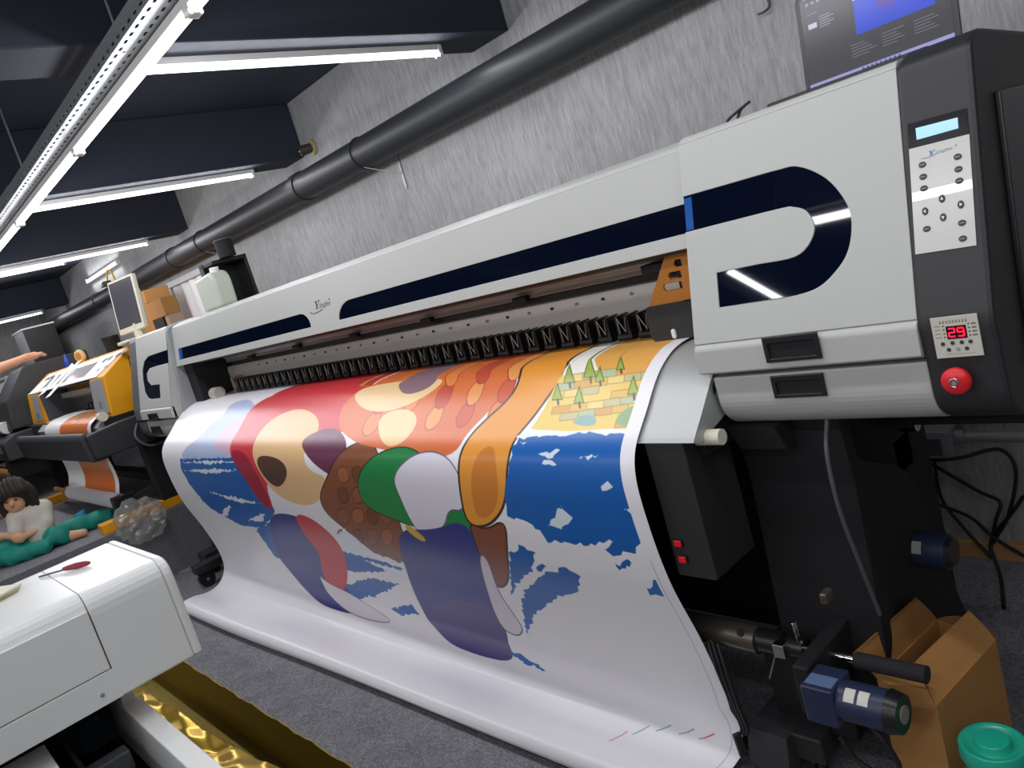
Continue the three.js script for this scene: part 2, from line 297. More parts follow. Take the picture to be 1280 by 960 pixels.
const lowProfile = roundPath([[-1.3, 0.98], [-1.3, 0.905], [-1.345, 0.862], [-2.0, 0.862], [-2.0, 0.98]], [0.004, 0.05, 0.04, 0, 0]);
function head(x0, x1, skin, glassPts, side) {
  const body = part(printer, side + 'head_body', prism(bodyProfile, x0, x1, 0.002), M.cover);
  part(printer, 'upper_cover', slab(headFront, skin, -0.005, 0, 0.0012), M.cover, 'light grey cover plate with a curved window cut into it');
  part(printer, 'cover_window', slab(headFront, glassPts, -0.0052, -0.0022, 0), M.glass, 'dark tinted window');
  part(printer, 'cover_rim', prism(roundPath([[FB[0] - 0.003, FB[1] - 0.001], [-1.286, 1.045], [-1.284, 0.994], [-1.31, 0.99], [-1.31, 1.05]], [0, 0.006, 0.003, 0, 0]), x0, x1, 0.0015), M.cover);
  part(printer, 'top_edge', prism(roundPath([[FT[0], FT[1]], [FT[0] - 0.012, FT[1] + 0.012], [-1.47, 1.468], [-1.47, 1.45], [FT[0] - 0.02, FT[1] - 0.004]], [0.004, 0.02, 0, 0, 0]), x0, x1, 0.0015), M.cover);
  part(printer, 'lower_cover', prism(lowProfile, x0 + (side ? 0.006 : 0.02), x1, 0.0025), M.cover, 'light grey lower drawer with a rounded bottom edge');
}
function pull(pts, front) { // recessed black pull
  const c = pts.map((p) => inFrame(front, ...p)), x0 = Math.min(...c.map((p) => p[0])), x1 = Math.max(...c.map((p) => p[0])), y0 = c.reduce((s, p) => Math.min(s, p[1]), 9), y1 = c.reduce((s, p) => Math.max(s, p[1]), -9);
  const rim = [[x0, y0], [x1, y0], [x1, y1], [x0, y1]], t = 0.2 * (y1 - y0), hole = [[x0 + t, y0 + t * 0.8], [x0 + t, y1 - t * 1.3], [x1 - t, y1 - t * 1.3], [x1 - t, y0 + t * 0.8]];
  const h = part(printer, 'handle', slab(front, rim, 0.0002, 0.006, 0.0015, [hole]), M.blackSmooth, 'black recessed pull');
  part(h, 'recess', slab(front, hole, 0.0003, 0.0009, 0), M.blackMatte);
}
{
  // right head: the window opens at the left edge and curls round like a letter P
  const c = (u, v) => inFrame(headFront, u, v);
  const outer = spline([[848.6, 247.5], [912, 229.5], [970, 213], [998, 208.5], [1032, 223], [1056, 251], [1064, 278], [1060, 312], [1045, 338], [1019, 361], [977, 373.5]].map((p) => c(...p)), 60);
  const inner = spline([[950, 330], [991, 322], [1010, 307], [1018, 284], [1008, 264], [991, 258.5], [977, 260], [915, 275.5]].map((p) => c(...p)), 40);
  const cut = [...outer, c(899, 384.5), c(895.5, 341), ...inner, c(852.5, 291.5)];
  cut[0][0] = XL; cut[cut.length - 1][0] = XL;
  head(XL, XM, [[XL, 0], [XM, 0], [XM, faceLen], [XL, faceLen], ...cut], [[XL + 0.001, 0.07], [XM - 0.05, 0.07], [XM - 0.05, faceLen - 0.06], [XL + 0.001, faceLen - 0.06]], '');
  part(printer, 'window_edge', slab(headFront, [[XL + 0.002, c(852, 290)[1]], [XL + 0.02, c(852, 290)[1]], [XL + 0.02, c(850, 249)[1] - 0.001], [XL + 0.002, c(850, 249)[1] - 0.001]], -0.0022, -0.0016, 0), M.glassEdge, 'bright blue edge of the tinted window');
  pull([[957, 425], [1022, 414], [1027, 443], [960, 453]], lowFront);
  pull([[964, 471], [1029, 465], [1033, 493], [970, 497]], frame([0, 0, -1.3], [1, 0, 0], [0, 1, 0]));
}
{
  const c = (u, v) => inFrame(headFront, u, v);
  const path = [[205, 438.5], [195, 442], [185, 445.5], [180, 452], [178, 463], [178.5, 475], [181, 490], [185, 497.5], [189, 499], [200.5, 497.5], [199.5, 480.5], [189, 481.5], [184.5, 476], [183.5, 467], [187, 460.5], [196, 457.5], [205, 455]].map((p) => c(...p));
  path[0][0] = LR; path[path.length - 1][0] = LR;
  const lx = Math.min(...path.map((p) => p[0])) - 0.02;
  head(LL, LR, [[LL, 0], [LR, 0], ...path.slice().reverse(), [LR, faceLen], [LL, faceLen]], [[lx, 0.02], [LR - 0.001, 0.02], [LR - 0.001, faceLen - 0.05], [lx, faceLen - 0.05]], 'left_');
  pull([[187, 518], [196, 516], [197.5, 524], [188.5, 526.5]], lowFront); pull([[191, 534.5], [200, 532.5], [201.5, 541], [192.5, 543.5]], frame([0, 0, -1.3], [1, 0, 0], [0, 1, 0]));
  part(printer, 'end_cap', prism(bodyProfile.concat([]), LL - 0.16, LL, 0.006), M.darkGrey, 'dark grey end cap');
  part(printer, 'end_cap', prism(lowProfile, LL - 0.16, LL, 0.006), M.darkGrey);
  part(printer, 'beam_joint', prism(roundPath([[-1.36, 1.10], [FT[0] + 0.004, 1.45], [-1.47, 1.472], [-1.7, 1.472], [-1.7, 1.0], [-1.34, 1.0]], [0, 0.02, 0.02, 0, 0, 0]), LR, LR + 0.025, 0.004), M.greyPanel);
}
{ // black control end
  const outline = roundPath([[FB[0] + 0.003, FB[1]], [FT[0] + 0.003, FT[1] + 0.002], [-1.455, 1.474], [-2.06, 1.445], [-2.06, 0.86], [-1.36, 0.856], [-1.296, 0.9], [-1.288, 1.04]], [0.01, 0.014, 0.03, 0.03, 0.03, 0.05, 0.03, 0.01]);
  const end = part(printer, 'control_end', prism(outline, XM, XR, 0.008), M.black, 'matte black moulded control end');
  const s = frame([XR, 0, 0], [0, 0, -1], [0, 1, 0]);
  part(end, 'side_panel', slab(s, [[1.468, 1.37], [2.0, 1.37], [2.0, 0.93], [1.41, 0.93], [1.43, 1.12]], 0, 0.01, 0.003), M.blackSmooth);
  part(end, 'corner_trim', bar([XR - 0.003, 1.452, -1.425], [XR - 0.003, 1.06, -1.315], 0.004, 0.01), M.charcoal);
  const c = (u, v) => inFrame(headFront, u, v), F = 0.0032;
  const quad = (pts, z0, z1, b = 0.0004) => slab(headFront, pts.map((p) => c(...p)), F + z0, F + z1, b);
  // keypad
  const keypad = part(printer, 'control_panel', quad([[1137.5, 187], [1213, 168], [1222, 307], [1145.5, 318.5]], 0, 0.0016), phys(0xcfcfc8, 0.22, 0, { clearcoat: 0.6 }), 'silver keypad with dark buttons');
  part(keypad, 'display_bezel', quad([[1135.5, 156], [1209.5, 135.5], [1212.5, 167], [1137.5, 186.5]], 0, 0.0016), phys(0x14161c, 0.2, 0, { clearcoat: 0.6 }), 'dark bezel round the display');
  const lcd = mat(0x9fc4da, 0.3, 0, { emissive: 0x9fd2f0, emissiveIntensity: 0.55 });
  part(keypad, 'display', quad([[1146, 161], [1198.5, 147.5], [1199.5, 161], [1147.5, 175.5]], 0.0016, 0.0022, 0), lcd, 'pale blue lit display');
  const keys = [[1154.5, 206.5], [1155.5, 221.5], [1156.5, 236], [1198.5, 196.5], [1199.5, 212], [1200.5, 226.5], [1179, 248.8], [1202.5, 256], [1158, 264.5], [1180.5, 272], [1160, 286.5], [1204, 279], [1205, 298.5]];
  keys.forEach(([u, v], i) => { const p = c(u, v), round = i >= 6 && i <= 9; const g = new THREE.CylinderGeometry(0.0048, 0.0052, 0.0016, 20); g.rotateX(Math.PI / 2); g.scale(round ? 0.92 : 1.15, round ? 1.25 : 0.95, 1); g.translate(p[0], p[1], F + 0.0022); place(headFront, g);
    const k = part(keypad, 'button', g, M.charcoal);
    if (round) { const a = [Math.PI / 2, 0, Math.PI, -Math.PI / 2][i - 6], tri = [0, 1, 2].map((n) => [p[0] + 0.0026 * Math.cos(a + n * 2.094), p[1] + 0.0034 * Math.sin(a + n * 2.094)]); part(keypad, 'arrow', slab(headFront, tri, F + 0.003, F + 0.0033, 0), M.paper); }
    else part(keypad, 'button_mark', slab(headFront, [[p[0] - 0.0036, p[1] - 0.0006], [p[0] + 0.0036, p[1] - 0.0006], [p[0] + 0.0036, p[1] + 0.0006], [p[0] - 0.0036, p[1] + 0.0006]], F + 0.003, F + 0.0033, 0), M.greyPanel); });
  const logo = canvasTex(256, 96, (x, w, h) => { x.clearRect(0, 0, w, h); x.strokeStyle = '#2a6fb0'; x.lineWidth = 5; x.beginPath(); x.moveTo(6, 76); x.quadraticCurveTo(60, 92, 110, 62); x.stroke(); x.fillStyle = '#2a6fb0'; x.font = 'italic bold 66px serif'; x.fillText('Y', 48, 64); x.fillStyle = '#7d93a5'; x.font = 'italic 40px serif'; x.fillText('inghe', 104, 62); x.fillStyle = '#3a4a58'; x.beginPath(); x.arc(236, 30, 6, 0, 7); x.fill(); });
  const lp = c(1152, 198), lq = c(1200, 178), lg = new THREE.PlaneGeometry(lq[0] - lp[0], 0.014); lg.translate((lp[0] + lq[0]) / 2, c(1175, 190)[1], F + 0.0019);
  part(keypad, 'emblem', place(headFront, lg), mat(0xffffff, 0.4, 0, { map: logo, transparent: true, alphaTest: 0.3 }), 'blue script emblem');
  // heater controller
  const face = frame([0, 0, -1.287], [1, 0, 0], [0, 1, 0]), q = (u, v) => inFrame(face, u, v);
  const board = [[1162, 398], [1221, 391.5], [1230, 443.5], [1171, 449]].map((p) => q(...p));
  const bx0 = board[0][0], bx1 = board[1][0], by1 = (board[0][1] + board[1][1]) / 2, by0 = (board[2][1] + board[3][1]) / 2;
  const boardTex = canvasTex(256, 256, (x, w, h) => { x.fillStyle = '#cfcabd'; x.fillRect(0, 0, w, h); x.fillStyle = '#6d675c';
    for (let i = 0; i < 9; i++) { x.fillRect(46 + i * 18, 22, 11, 4); x.fillRect(48 + i * 18, 30, 8, 9); x.fillRect(46 + i * 18, 26, 3, 11); }
    for (let r = 0; r < 4; r++) { x.fillStyle = '#8d9a80'; x.fillRect(12, 50 + r * 24, 34, 7); x.fillStyle = '#2c2a28'; x.beginPath(); x.arc(64, 54 + r * 24, 5, 0, 7); x.fill(); x.beginPath(); x.arc(206, 54 + r * 24, 5, 0, 7); x.fill(); x.fillStyle = '#6d675c'; x.fillRect(220, 49 + r * 24, 26, 10); }
    x.fillStyle = '#8a8478'; x.fillRect(50, 236, 170, 3); });
  const bp = box(bx0, bx1, by0, by1, -1.2885, -1.2862, 0.0006, 1); 
  const b = part(printer, 'heater_controller', bp, mat(0xcfcabd, 0.45), 'beige heater controller plate with red digits');
  const pg = new THREE.PlaneGeometry(bx1 - bx0 - 0.002, by1 - by0 - 0.002); pg.translate((bx0 + bx1) / 2, (by0 + by1) / 2, -1.2859); part(b, 'printed_face', pg, mat(0xffffff, 0.45, 0, { map: boardTex }));
  const d0 = q(1182, 408), d1 = q(1207, 405), dy0 = q(1195, 423)[1];
  part(b, 'digit_window', box(d0[0], d1[0], dy0, d0[1], -1.286, -1.285, 0.0003, 1), mat(0x2a0508, 0.25));
  const seg = mat(0xff2a48, 0.4, 0, { emissive: 0xff1638, emissiveIntensity: 1.3 }), w = (d1[0] - d0[0]) * 0.3, hh = (d0[1] - dy0) * 0.62, gy = (d0[1] + dy0) / 2;
  [[0.27, 'abged'], [0.72, 'abcdfg']].forEach(([k, on]) => { const cx = d0[0] + (d1[0] - d0[0]) * k, e = 0.0011, g = [], H = hh / 2, Wd = w / 2;
    const put = (x0, x1, y0, y1) => g.push(box(x0, x1, y0, y1, -1.2851, -1.2846, 0, 1));
    if (on.includes('a')) put(cx - Wd, cx + Wd, gy + H - e, gy + H + e); if (on.includes('g')) put(cx - Wd, cx + Wd, gy - e, gy + e); if (on.includes('d')) put(cx - Wd, cx + Wd, gy - H - e, gy - H + e);
    if (on.includes('b')) put(cx + Wd - e, cx + Wd + e, gy, gy + H); if (on.includes('c')) put(cx + Wd - e, cx + Wd + e, gy - H, gy); if (on.includes('e')) put(cx - Wd - e, cx - Wd + e, gy - H, gy); if (on.includes('f')) put(cx - Wd - e, cx - Wd + e, gy, gy + H);
    part(b, 'digit', g, seg, 'glowing red digit'); });
  [[1179, 430], [1191, 428.5], [1202.5, 427.5], [1213.5, 426.5], [1186.5, 437], [1198, 436], [1209, 435]].forEach((p, i) => { const k = q(...p); part(b, 'button', rod([k[0], k[1], -1.2862], [k[0], k[1], -1.285], 0.0034, 0.003, 16), i === 5 ? M.greyPanel : M.charcoal); });
  // emergency stop
  const e = q(1198, 474); const es = part(printer, 'emergency_stop', new THREE.LatheGeometry([[0.0001, 0.026], [0.009, 0.026], [0.019, 0.023], [0.0225, 0.017], [0.0225, 0.012], [0.0115, 0.009], [0.0115, 0], [0.0001, 0]].reverse().map((p) => new THREE.Vector2(...p)), 40).rotateX(Math.PI / 2).translate(e[0], e[1], -1.293), M.red, 'round red mushroom button');
  part(es, 'button_ring', new THREE.TorusGeometry(0.0068, 0.0016, 8, 28, 5).translate(e[0], e[1], -1.2665), M.steel, 'silver ring'); part(es, 'key_slot', rod([e[0], e[1], -1.268], [e[0], e[1], -1.2655], 0.0045, 0.004, 18), M.zinc);
}
{ // long beam with two windows
  const T = [-1.428, 1.442], B = [-1.386, 1.245], x0 = LR + 0.02, x1 = XL;
  const bf = frame([0, B[1], B[0]], [1, 0, 0], [0, T[1] - B[1], T[0] - B[0]]), len = Math.hypot(T[1] - B[1], T[0] - B[0]);
  const k = bf.n.clone().multiplyScalar(-0.0055), c = (u, v) => inFrame(bf, u, v);
  part(printer, 'beam_body', prism(roundPath([[B[0] + k.z, B[1] + k.y], [T[0] + k.z, T[1] + k.y], [-1.475, 1.462], [-1.95, 1.45], [-1.95, 1.3], [-1.45, 1.245]], [0, 0, 0.02, 0.02, 0, 0]), x0, x1, 0), M.cover);
  part(printer, 'beam_edge', prism(roundPath([[T[0], T[1]], [T[0] - 0.01, T[1] + 0.012], [-1.475, 1.464], [-1.475, 1.445], [T[0] - 0.02, T[1] - 0.003]], [0.004, 0.016, 0, 0, 0]), x0, x1, 0), M.cover);
  const rb = 0.031, rt = 0.092, lb = 0.031, lt = 0.09;
  const rx = c(424, 401)[0], rxt = c(437, 374)[0], lx = c(389, 410)[0], lxt = c(377, 394)[0], q2 = (a, b, n) => Array.from({ length: n + 1 }, (_, i) => { const t = i / n * Math.PI / 2; return [a[0] + (b[0] - a[0]) * Math.sin(t), a[1] + (b[1] - a[1]) * (1 - Math.cos(t))]; });
  const leftHole = [[x0 + 0.06, lb], [lx, lb], ...q2([lxt - 0.02, lt], [lx, lb], 10).reverse().slice(1), [x0 + 0.06, lt]];
  const rightHole = [[rx, rb], [x1 - 0.001, rb], [x1 - 0.001, rt], ...q2([rxt, rt], [rx, rb], 10).slice(0, -1)];
  part(printer, 'beam_cover', slab(bf, [[x0, 0], [x1 - 0.0012, 0], [x1 - 0.0012, rb], ...[[rx, rb], ...q2([rxt, rt], [rx, rb], 10).slice(0, -1).reverse()].map((p) => p), [x1 - 0.0012, rt], [x1 - 0.0012, len], [x0, len]], -0.005, 0, 0.0005, [leftHole]), M.cover, 'long light grey beam cover with two dark windows');
  part(printer, 'beam_window', slab(bf, [[x0 + 0.03, 0.02], [lx + 0.04, 0.02], [lx + 0.04, 0.105], [x0 + 0.03, 0.105]], -0.0052, -0.0024, 0), M.glass, 'short dark tinted window');
  part(printer, 'window_edge', slab(bf, [[x0 + 0.06, lb + 0.001], [x0 + 0.11, lb + 0.001], [x0 + 0.11, lt - 0.001], [x0 + 0.06, lt - 0.001]], -0.0024, -0.002, 0), M.glassEdge);
  part(printer, 'beam_window', slab(bf, [[rx - 0.04, 0.02], [x1 - 0.0015, 0.02], [x1 - 0.0015, 0.105], [rx - 0.04, 0.105]], -0.0052, -0.0024, 0), M.glass, 'long dark tinted window');
  const logo = canvasTex(256, 128, (x, w, h) => { x.clearRect(0, 0, w, h); x.strokeStyle = '#3c4148'; x.lineWidth = 6; x.beginPath(); x.ellipse(84, 92, 70, 18, -0.1, 0.4, 3.6); x.stroke(); x.fillStyle = '#3c4148'; x.font = 'italic bold 84px serif'; x.fillText('Y', 60, 82); x.font = 'italic 46px serif'; x.fillText('inghe', 118, 80); x.beginPath(); x.arc(236, 36, 7, 0, 7); x.fill(); });
  const a = c(387, 391), b2 = c(414, 374), g = new THREE.PlaneGeometry(b2[0] - a[0], 0.062); g.translate((a[0] + b2[0]) / 2, c(400, 382)[1], 0.0006);
  part(printer, 'emblem', place(bf, g), mat(0xffffff, 0.5, 0, { map: logo, transparent: true, alphaTest: 0.3 }), 'small dark script emblem');
}
// throat between beam and platen: guide rail, slot, aluminium beam with screws
{
  const x0 = LR - 0.02, x1 = XL + 0.02;
  part(printer, 'throat_back', box(x0, x1, 1.0, 1.3, -1.78, -1.74, 0), M.alu);
  part(printer, 'rail_top', prism([[-1.44, 1.243], [-1.5, 1.243], [-1.62, 1.235], [-1.62, 1.222], [-1.45, 1.232]], x0, x1, 0), M.brownSlot);
  const rail = part(printer, 'guide_rail', prism(roundPath([[-1.6, 1.232], [-1.592, 1.214], [-1.605, 1.204], [-1.6, 1.188], [-1.7, 1.188], [-1.7, 1.232]], [0.004, 0.004, 0.004, 0.003, 0, 0]), x0, x1, 0), M.alu, 'brushed aluminium guide rail');
  part(printer, 'slot', prism([[-1.625, 1.188], [-1.625, 1.162], [-1.7, 1.162], [-1.7, 1.188]], x0, x1, 0), M.brownSlot);
  part(printer, 'rail_beam', prism(roundPath([[-1.598, 1.166], [-1.592, 1.14], [-1.6, 1.07], [-1.7, 1.07], [-1.7, 1.166]], [0.004, 0.01, 0, 0, 0]), x0, x1, 0), M.alu, 'brushed aluminium carriage beam');
  for (let i = 0; i < 26; i++) { const x = -1.2 - i * 0.1; part(printer, 'screw', rod([x, 1.146, -1.6], [x, 1.146, -1.588], 0.0045, 0.004, 10), i % 2 ? M.steel : M.blackSmooth); }
  [652, 535, 444, 372, 315].forEach((u, i) => { const p = atZ(u, [374.5, 400.5, 419, 433, 446][i], -1.592); part(printer, 'rail_stop', box(p.x - 0.03, p.x + 0.03, p.y - 0.008, p.y + 0.01, -1.6, -1.578, 0.003, 1), M.blackSmooth); });
  { const p = atZ(815, 337, -1.55); part(printer, 'rail_stop', box(p.x - 0.035, p.x + 0.035, p.y - 0.01, p.y + 0.014, -1.6, -1.55, 0.003, 1), M.blackSmooth); }
  // pinch rollers, one arm with its spring each
  const N = 39, step = (3.87 - 1.225) / (N - 1), zr = -1.53;
  const arm = join([box(-0.017, 0.017, 1.046, 1.098, zr - 0.05, zr - 0.005, 0.002, 1), box(0.012, 0.022, 1.05, 1.104, zr - 0.04, zr + 0.012, 0.002, 1), box(-0.022, -0.012, 1.05, 1.104, zr - 0.04, zr + 0.012, 0.002, 1), rod([-0.024, 1.046, zr], [0.024, 1.046, zr], 0.0135, 0.0135, 14)]);
  const spring = join([rod([-0.014, 1.1, zr + 0.012], [-0.009, 1.058, zr + 0.016], 0.0014, 0.0014, 6), rod([-0.014, 1.1, zr + 0.012], [0.01, 1.062, zr + 0.016], 0.0014, 0.0014, 6), rod([0.016, 1.1, zr + 0.014], [0.01, 1.06, zr + 0.016], 0.0014, 0.0014, 6)]);
  for (let i = 0; i < N; i++) { const x = -1.225 - i * step; const a = part(printer, 'pinch_roller', arm.clone().translate(x, 0, 0), M.blackSmooth); part(a, 'spring', spring.clone().translate(x, 0, 0), M.wire); }
  part(printer, 'roller_bar', box(-3.93, -1.19, 1.088, 1.1, zr - 0.06, zr - 0.03, 0.002), M.alu);
  part(printer, 'roller_end', box(-3.93, -3.91, 1.03, 1.115, zr - 0.05, zr + 0.01, 0.002), mat(0x9d7a62, 0.5));
  // carriage parked at the right: slotted orange bracket over a black plate
  const cf = frame([0, 0, -1.47], [1, 0, 0], [0, 1, 0]), c = (u, v) => inFrame(cf, u, v);
  const slot = (a, b, h) => { const p = c(...a), q = c(...b), y = (p[1] + q[1]) / 2; return [[p[0], y], [p[0] + h * 0.7, y + h], [q[0], y + h], [q[0], y - h], [p[0] + h * 0.7, y - h]]; };
  const bl = c(811, 383), tl = c(832, 320), yTop = c(855, 312)[1], yBot = bl[1], xe = XL + 0.015;
  part(printer, 'carriage_bracket', slab(cf, [[bl[0], yBot], [xe, yBot], [xe, yTop], [tl[0], yTop]], -0.006, 0, 0.0012, [slot([842, 331], [851, 327], 0.008), slot([835, 346], [851, 342], 0.008), slot([829, 361], [852, 355], 0.008)].map((h) => h.map((p) => [Math.min(p[0], xe - 0.008), p[1]]))), M.orange, 'orange slotted carriage bracket');
  part(printer, 'carriage_plate', slab(cf, [[bl[0] - 0.004, yBot - 0.002], [xe, yBot - 0.002], [xe, 1.035], [bl[0] - 0.004, 1.035], [bl[0] - 0.012, 1.05], [bl[0] - 0.012, yBot - 0.02]], -0.008, 0.006, 0.002), M.black, 'black carriage plate');
  part(printer, 'carriage_body', box(tl[0] + 0.01, xe - 0.004, 1.05, yTop - 0.006, -1.56, -1.479, 0.003), M.blackMatte);
  const s = c(845, 416); part(printer, 'carriage_knob', new THREE.CapsuleGeometry(0.006, 0.012, 4, 10).translate(s[0], s[1], -1.462), M.white);
  part(printer, 'throat_end', box(LR - 0.01, LR + 0.14, 1.0, 1.25, -1.74, -1.42, 0.004), M.blackMatte);
  part(printer, 'media_clamp', rod([-4.05, 1.06, -1.46], [-3.97, 1.06, -1.46], 0.03, 0.03, 24), M.alu);
}
// path of the banner over the platen and down: (y, z)
const bannerPts = [[1.035, -1.6], [1.036, -1.5], [1.030, -1.40], [0.998, -1.325], [0.93, -1.245], [0.868, -1.180], [0.815, -1.160], [0.70, -1.160], [0.56, -1.178], [0.37, -1.232], [0.20, -1.262], [0.115, -1.252], [0.062, -1.205], [0.050, -1.14], [0.066, -1.06], [0.060, -1.0], [0.030, -0.985], [0.012, -1.01], [0.010, -1.06]];
const bannerCurve = new THREE.CatmullRomCurve3(bannerPts.map(([y, z]) => V3(0, y, z)), false, 'centripetal');
const BN = 140, bannerLine = bannerCurve.getSpacedPoints(BN), bannerLen = bannerCurve.getLength();
{
  // platen and front heater follow the same curve, a few millimetres below the media
  const front = bannerLine.filter((p) => p.y > 0.875).map((p, i, a) => { const q = a[Math.min(i + 1, a.length - 1)], o = a[Math.max(i - 1, 0)], t = q.clone().sub(o).normalize(); return [p.z + t.y * 0.007, p.y - t.z * 0.007]; });
  part(printer, 'platen', prism([...front, [-1.22, 0.868], [-1.36, 0.9], [-1.6, 0.99]], LR - 0.02, XL + 0.01, 0), M.platen, 'satin grey curved platen');
  part(printer, 'heater_box', prism([[-1.25, 0.83], [-1.24, 0.865], [-1.36, 0.895], [-1.6, 0.985], [-1.75, 0.985], [-1.7, 0.82]], LR, XL, 0), M.blackMatte);
  part(printer, 'frame_beam', box(LL + 0.05, XR - 0.06, 0.72, 0.86, -1.95, -1.7, 0.006), M.blackMatte);
  // power box
  const w = part(printer, 'power_box', prism(roundPath([[-1.2, 0.565], [-1.2, 0.878], [-1.225, 0.9], [-1.36, 0.9], [-1.36, 0.565]], [0.004, 0.006, 0.006, 0, 0]), -1.05, -0.95, 0.004), M.black, 'black power box with two red rocker switches');
  [[849, 678], [855, 698]].forEach(([u, v]) => { const p = atZ(u, v, -1.2); const s = part(w, 'rocker_switch', box(p.x - 0.011, p.x + 0.011, p.y - 0.0085, p.y + 0.0085, -1.203, -1.194, 0.002), M.blackSmooth); part(s, 'rocker', box(p.x - 0.009, p.x + 0.009, p.y - 0.007, p.y + 0.007, -1.198, -1.191, 0.002), mat(0xc01822, 0.3, 0, { emissive: 0xd01020, emissiveIntensity: 0.25 }), 'red rocker'); });
  // media release lever
  const a = atZ(872, 547, -1.25), b = atZ(903, 546, -1.25), k = atZ(882, 515, -1.28);
  const lv = part(printer, 'release_lever', [rod([a.x, a.y, -1.25], [b.x, b.y, -1.25], 0.0165, 0.0165, 26), bar([a.x + 0.008, a.y, -1.25], [a.x + 0.008, a.y + 0.045, -1.265], 0.022, 0.012, 0.004)], M.cream, 'cream plastic release lever');
  part(lv, 'lever_arm', bar([a.x + 0.008, a.y + 0.03, -1.262], [a.x + 0.03, a.y + 0.1, -1.32], 0.006, 0.014), M.blackSmooth);
  const r = [[-1.33, 0.86], [-1.45, 0.862], [-1.45, 0.78], [-1.36, 0.80]]; part(printer, 'head_gusset', prism(r, XL, -0.82, 0.004), M.black);
}
// legs, feet, castors
function leg(x0, x1, right) {
  const L = part(printer, 'leg', prism(roundPath([[-1.40, 0.862], [-1.415, 0.70], [-1.38, 0.12], [-1.85, 0.12], [-1.74, 0.40], [-1.69, 0.6], [-1.62, 0.66], [-1.45, 0.74], [-1.44, 0.862]], [0, 0, 0, 0, 0.05, 0.06, 0.06, 0.03, 0]), x0, x1, 0.004), M.blackMatte, 'black sheet metal leg');
  part(printer, 'column', box(x0, x1 - 0.06, 0.12, 0.86, -1.95, -1.5, 0.006), M.blackMatte);
  part(printer, 'foot_beam', box(x0 - 0.02, x0 + 0.1, 0.075, 0.14, -2.15, -1.29, 0.006), M.black);
}
leg(-0.96, -0.72, true); leg(-4.74, -4.5, false);
for (const x of [-0.92, -4.7]) for (const z of [-1.34, -2.1]) {
  const zz = z, c = part(printer, 'castor', rod([x - 0.018, 0.034, zz], [x + 0.018, 0.034, zz], 0.034, 0.034, 24), M.blackSmooth);
  part(c, 'castor_fork', [box(x - 0.028, x - 0.02, 0.03, 0.08, zz - 0.02, zz + 0.02, 0.002, 1), box(x + 0.02, x + 0.028, 0.03, 0.08, zz - 0.02, zz + 0.02, 0.002, 1)], M.charcoal);
}
{ // left foot and castor that show beside the banner
  const p = atY(258, 722, 0.05); const c = part(printer, 'castor', rod([p.x - 0.02, 0.045, p.z], [p.x + 0.02, 0.045, p.z], 0.045, 0.045, 24), M.blackSmooth); part(c, 'axle', rod([p.x - 0.024, 0.045, p.z], [p.x + 0.024, 0.045, p.z], 0.01, 0.01, 12), M.steel);
  part(printer, 'foot_beam', box(p.x - 0.04, p.x + 0.04, 0.09, 0.14, -1.75, p.z + 0.05, 0.006), M.black);
  part(printer, 'foot_leg', box(p.x - 0.035, p.x + 0.035, 0.14, 0.84, -1.55, -1.42, 0.006), M.blackMatte);
  part(printer, 'foot_bracket', prism([[-1.27, 0.14], [-1.25, 0.055], [-1.29, 0.05], [-1.42, 0.10], [-1.42, 0.14]], -1.03, -0.93, 0.003), M.charcoal, 'bent grey metal foot bracket');
}
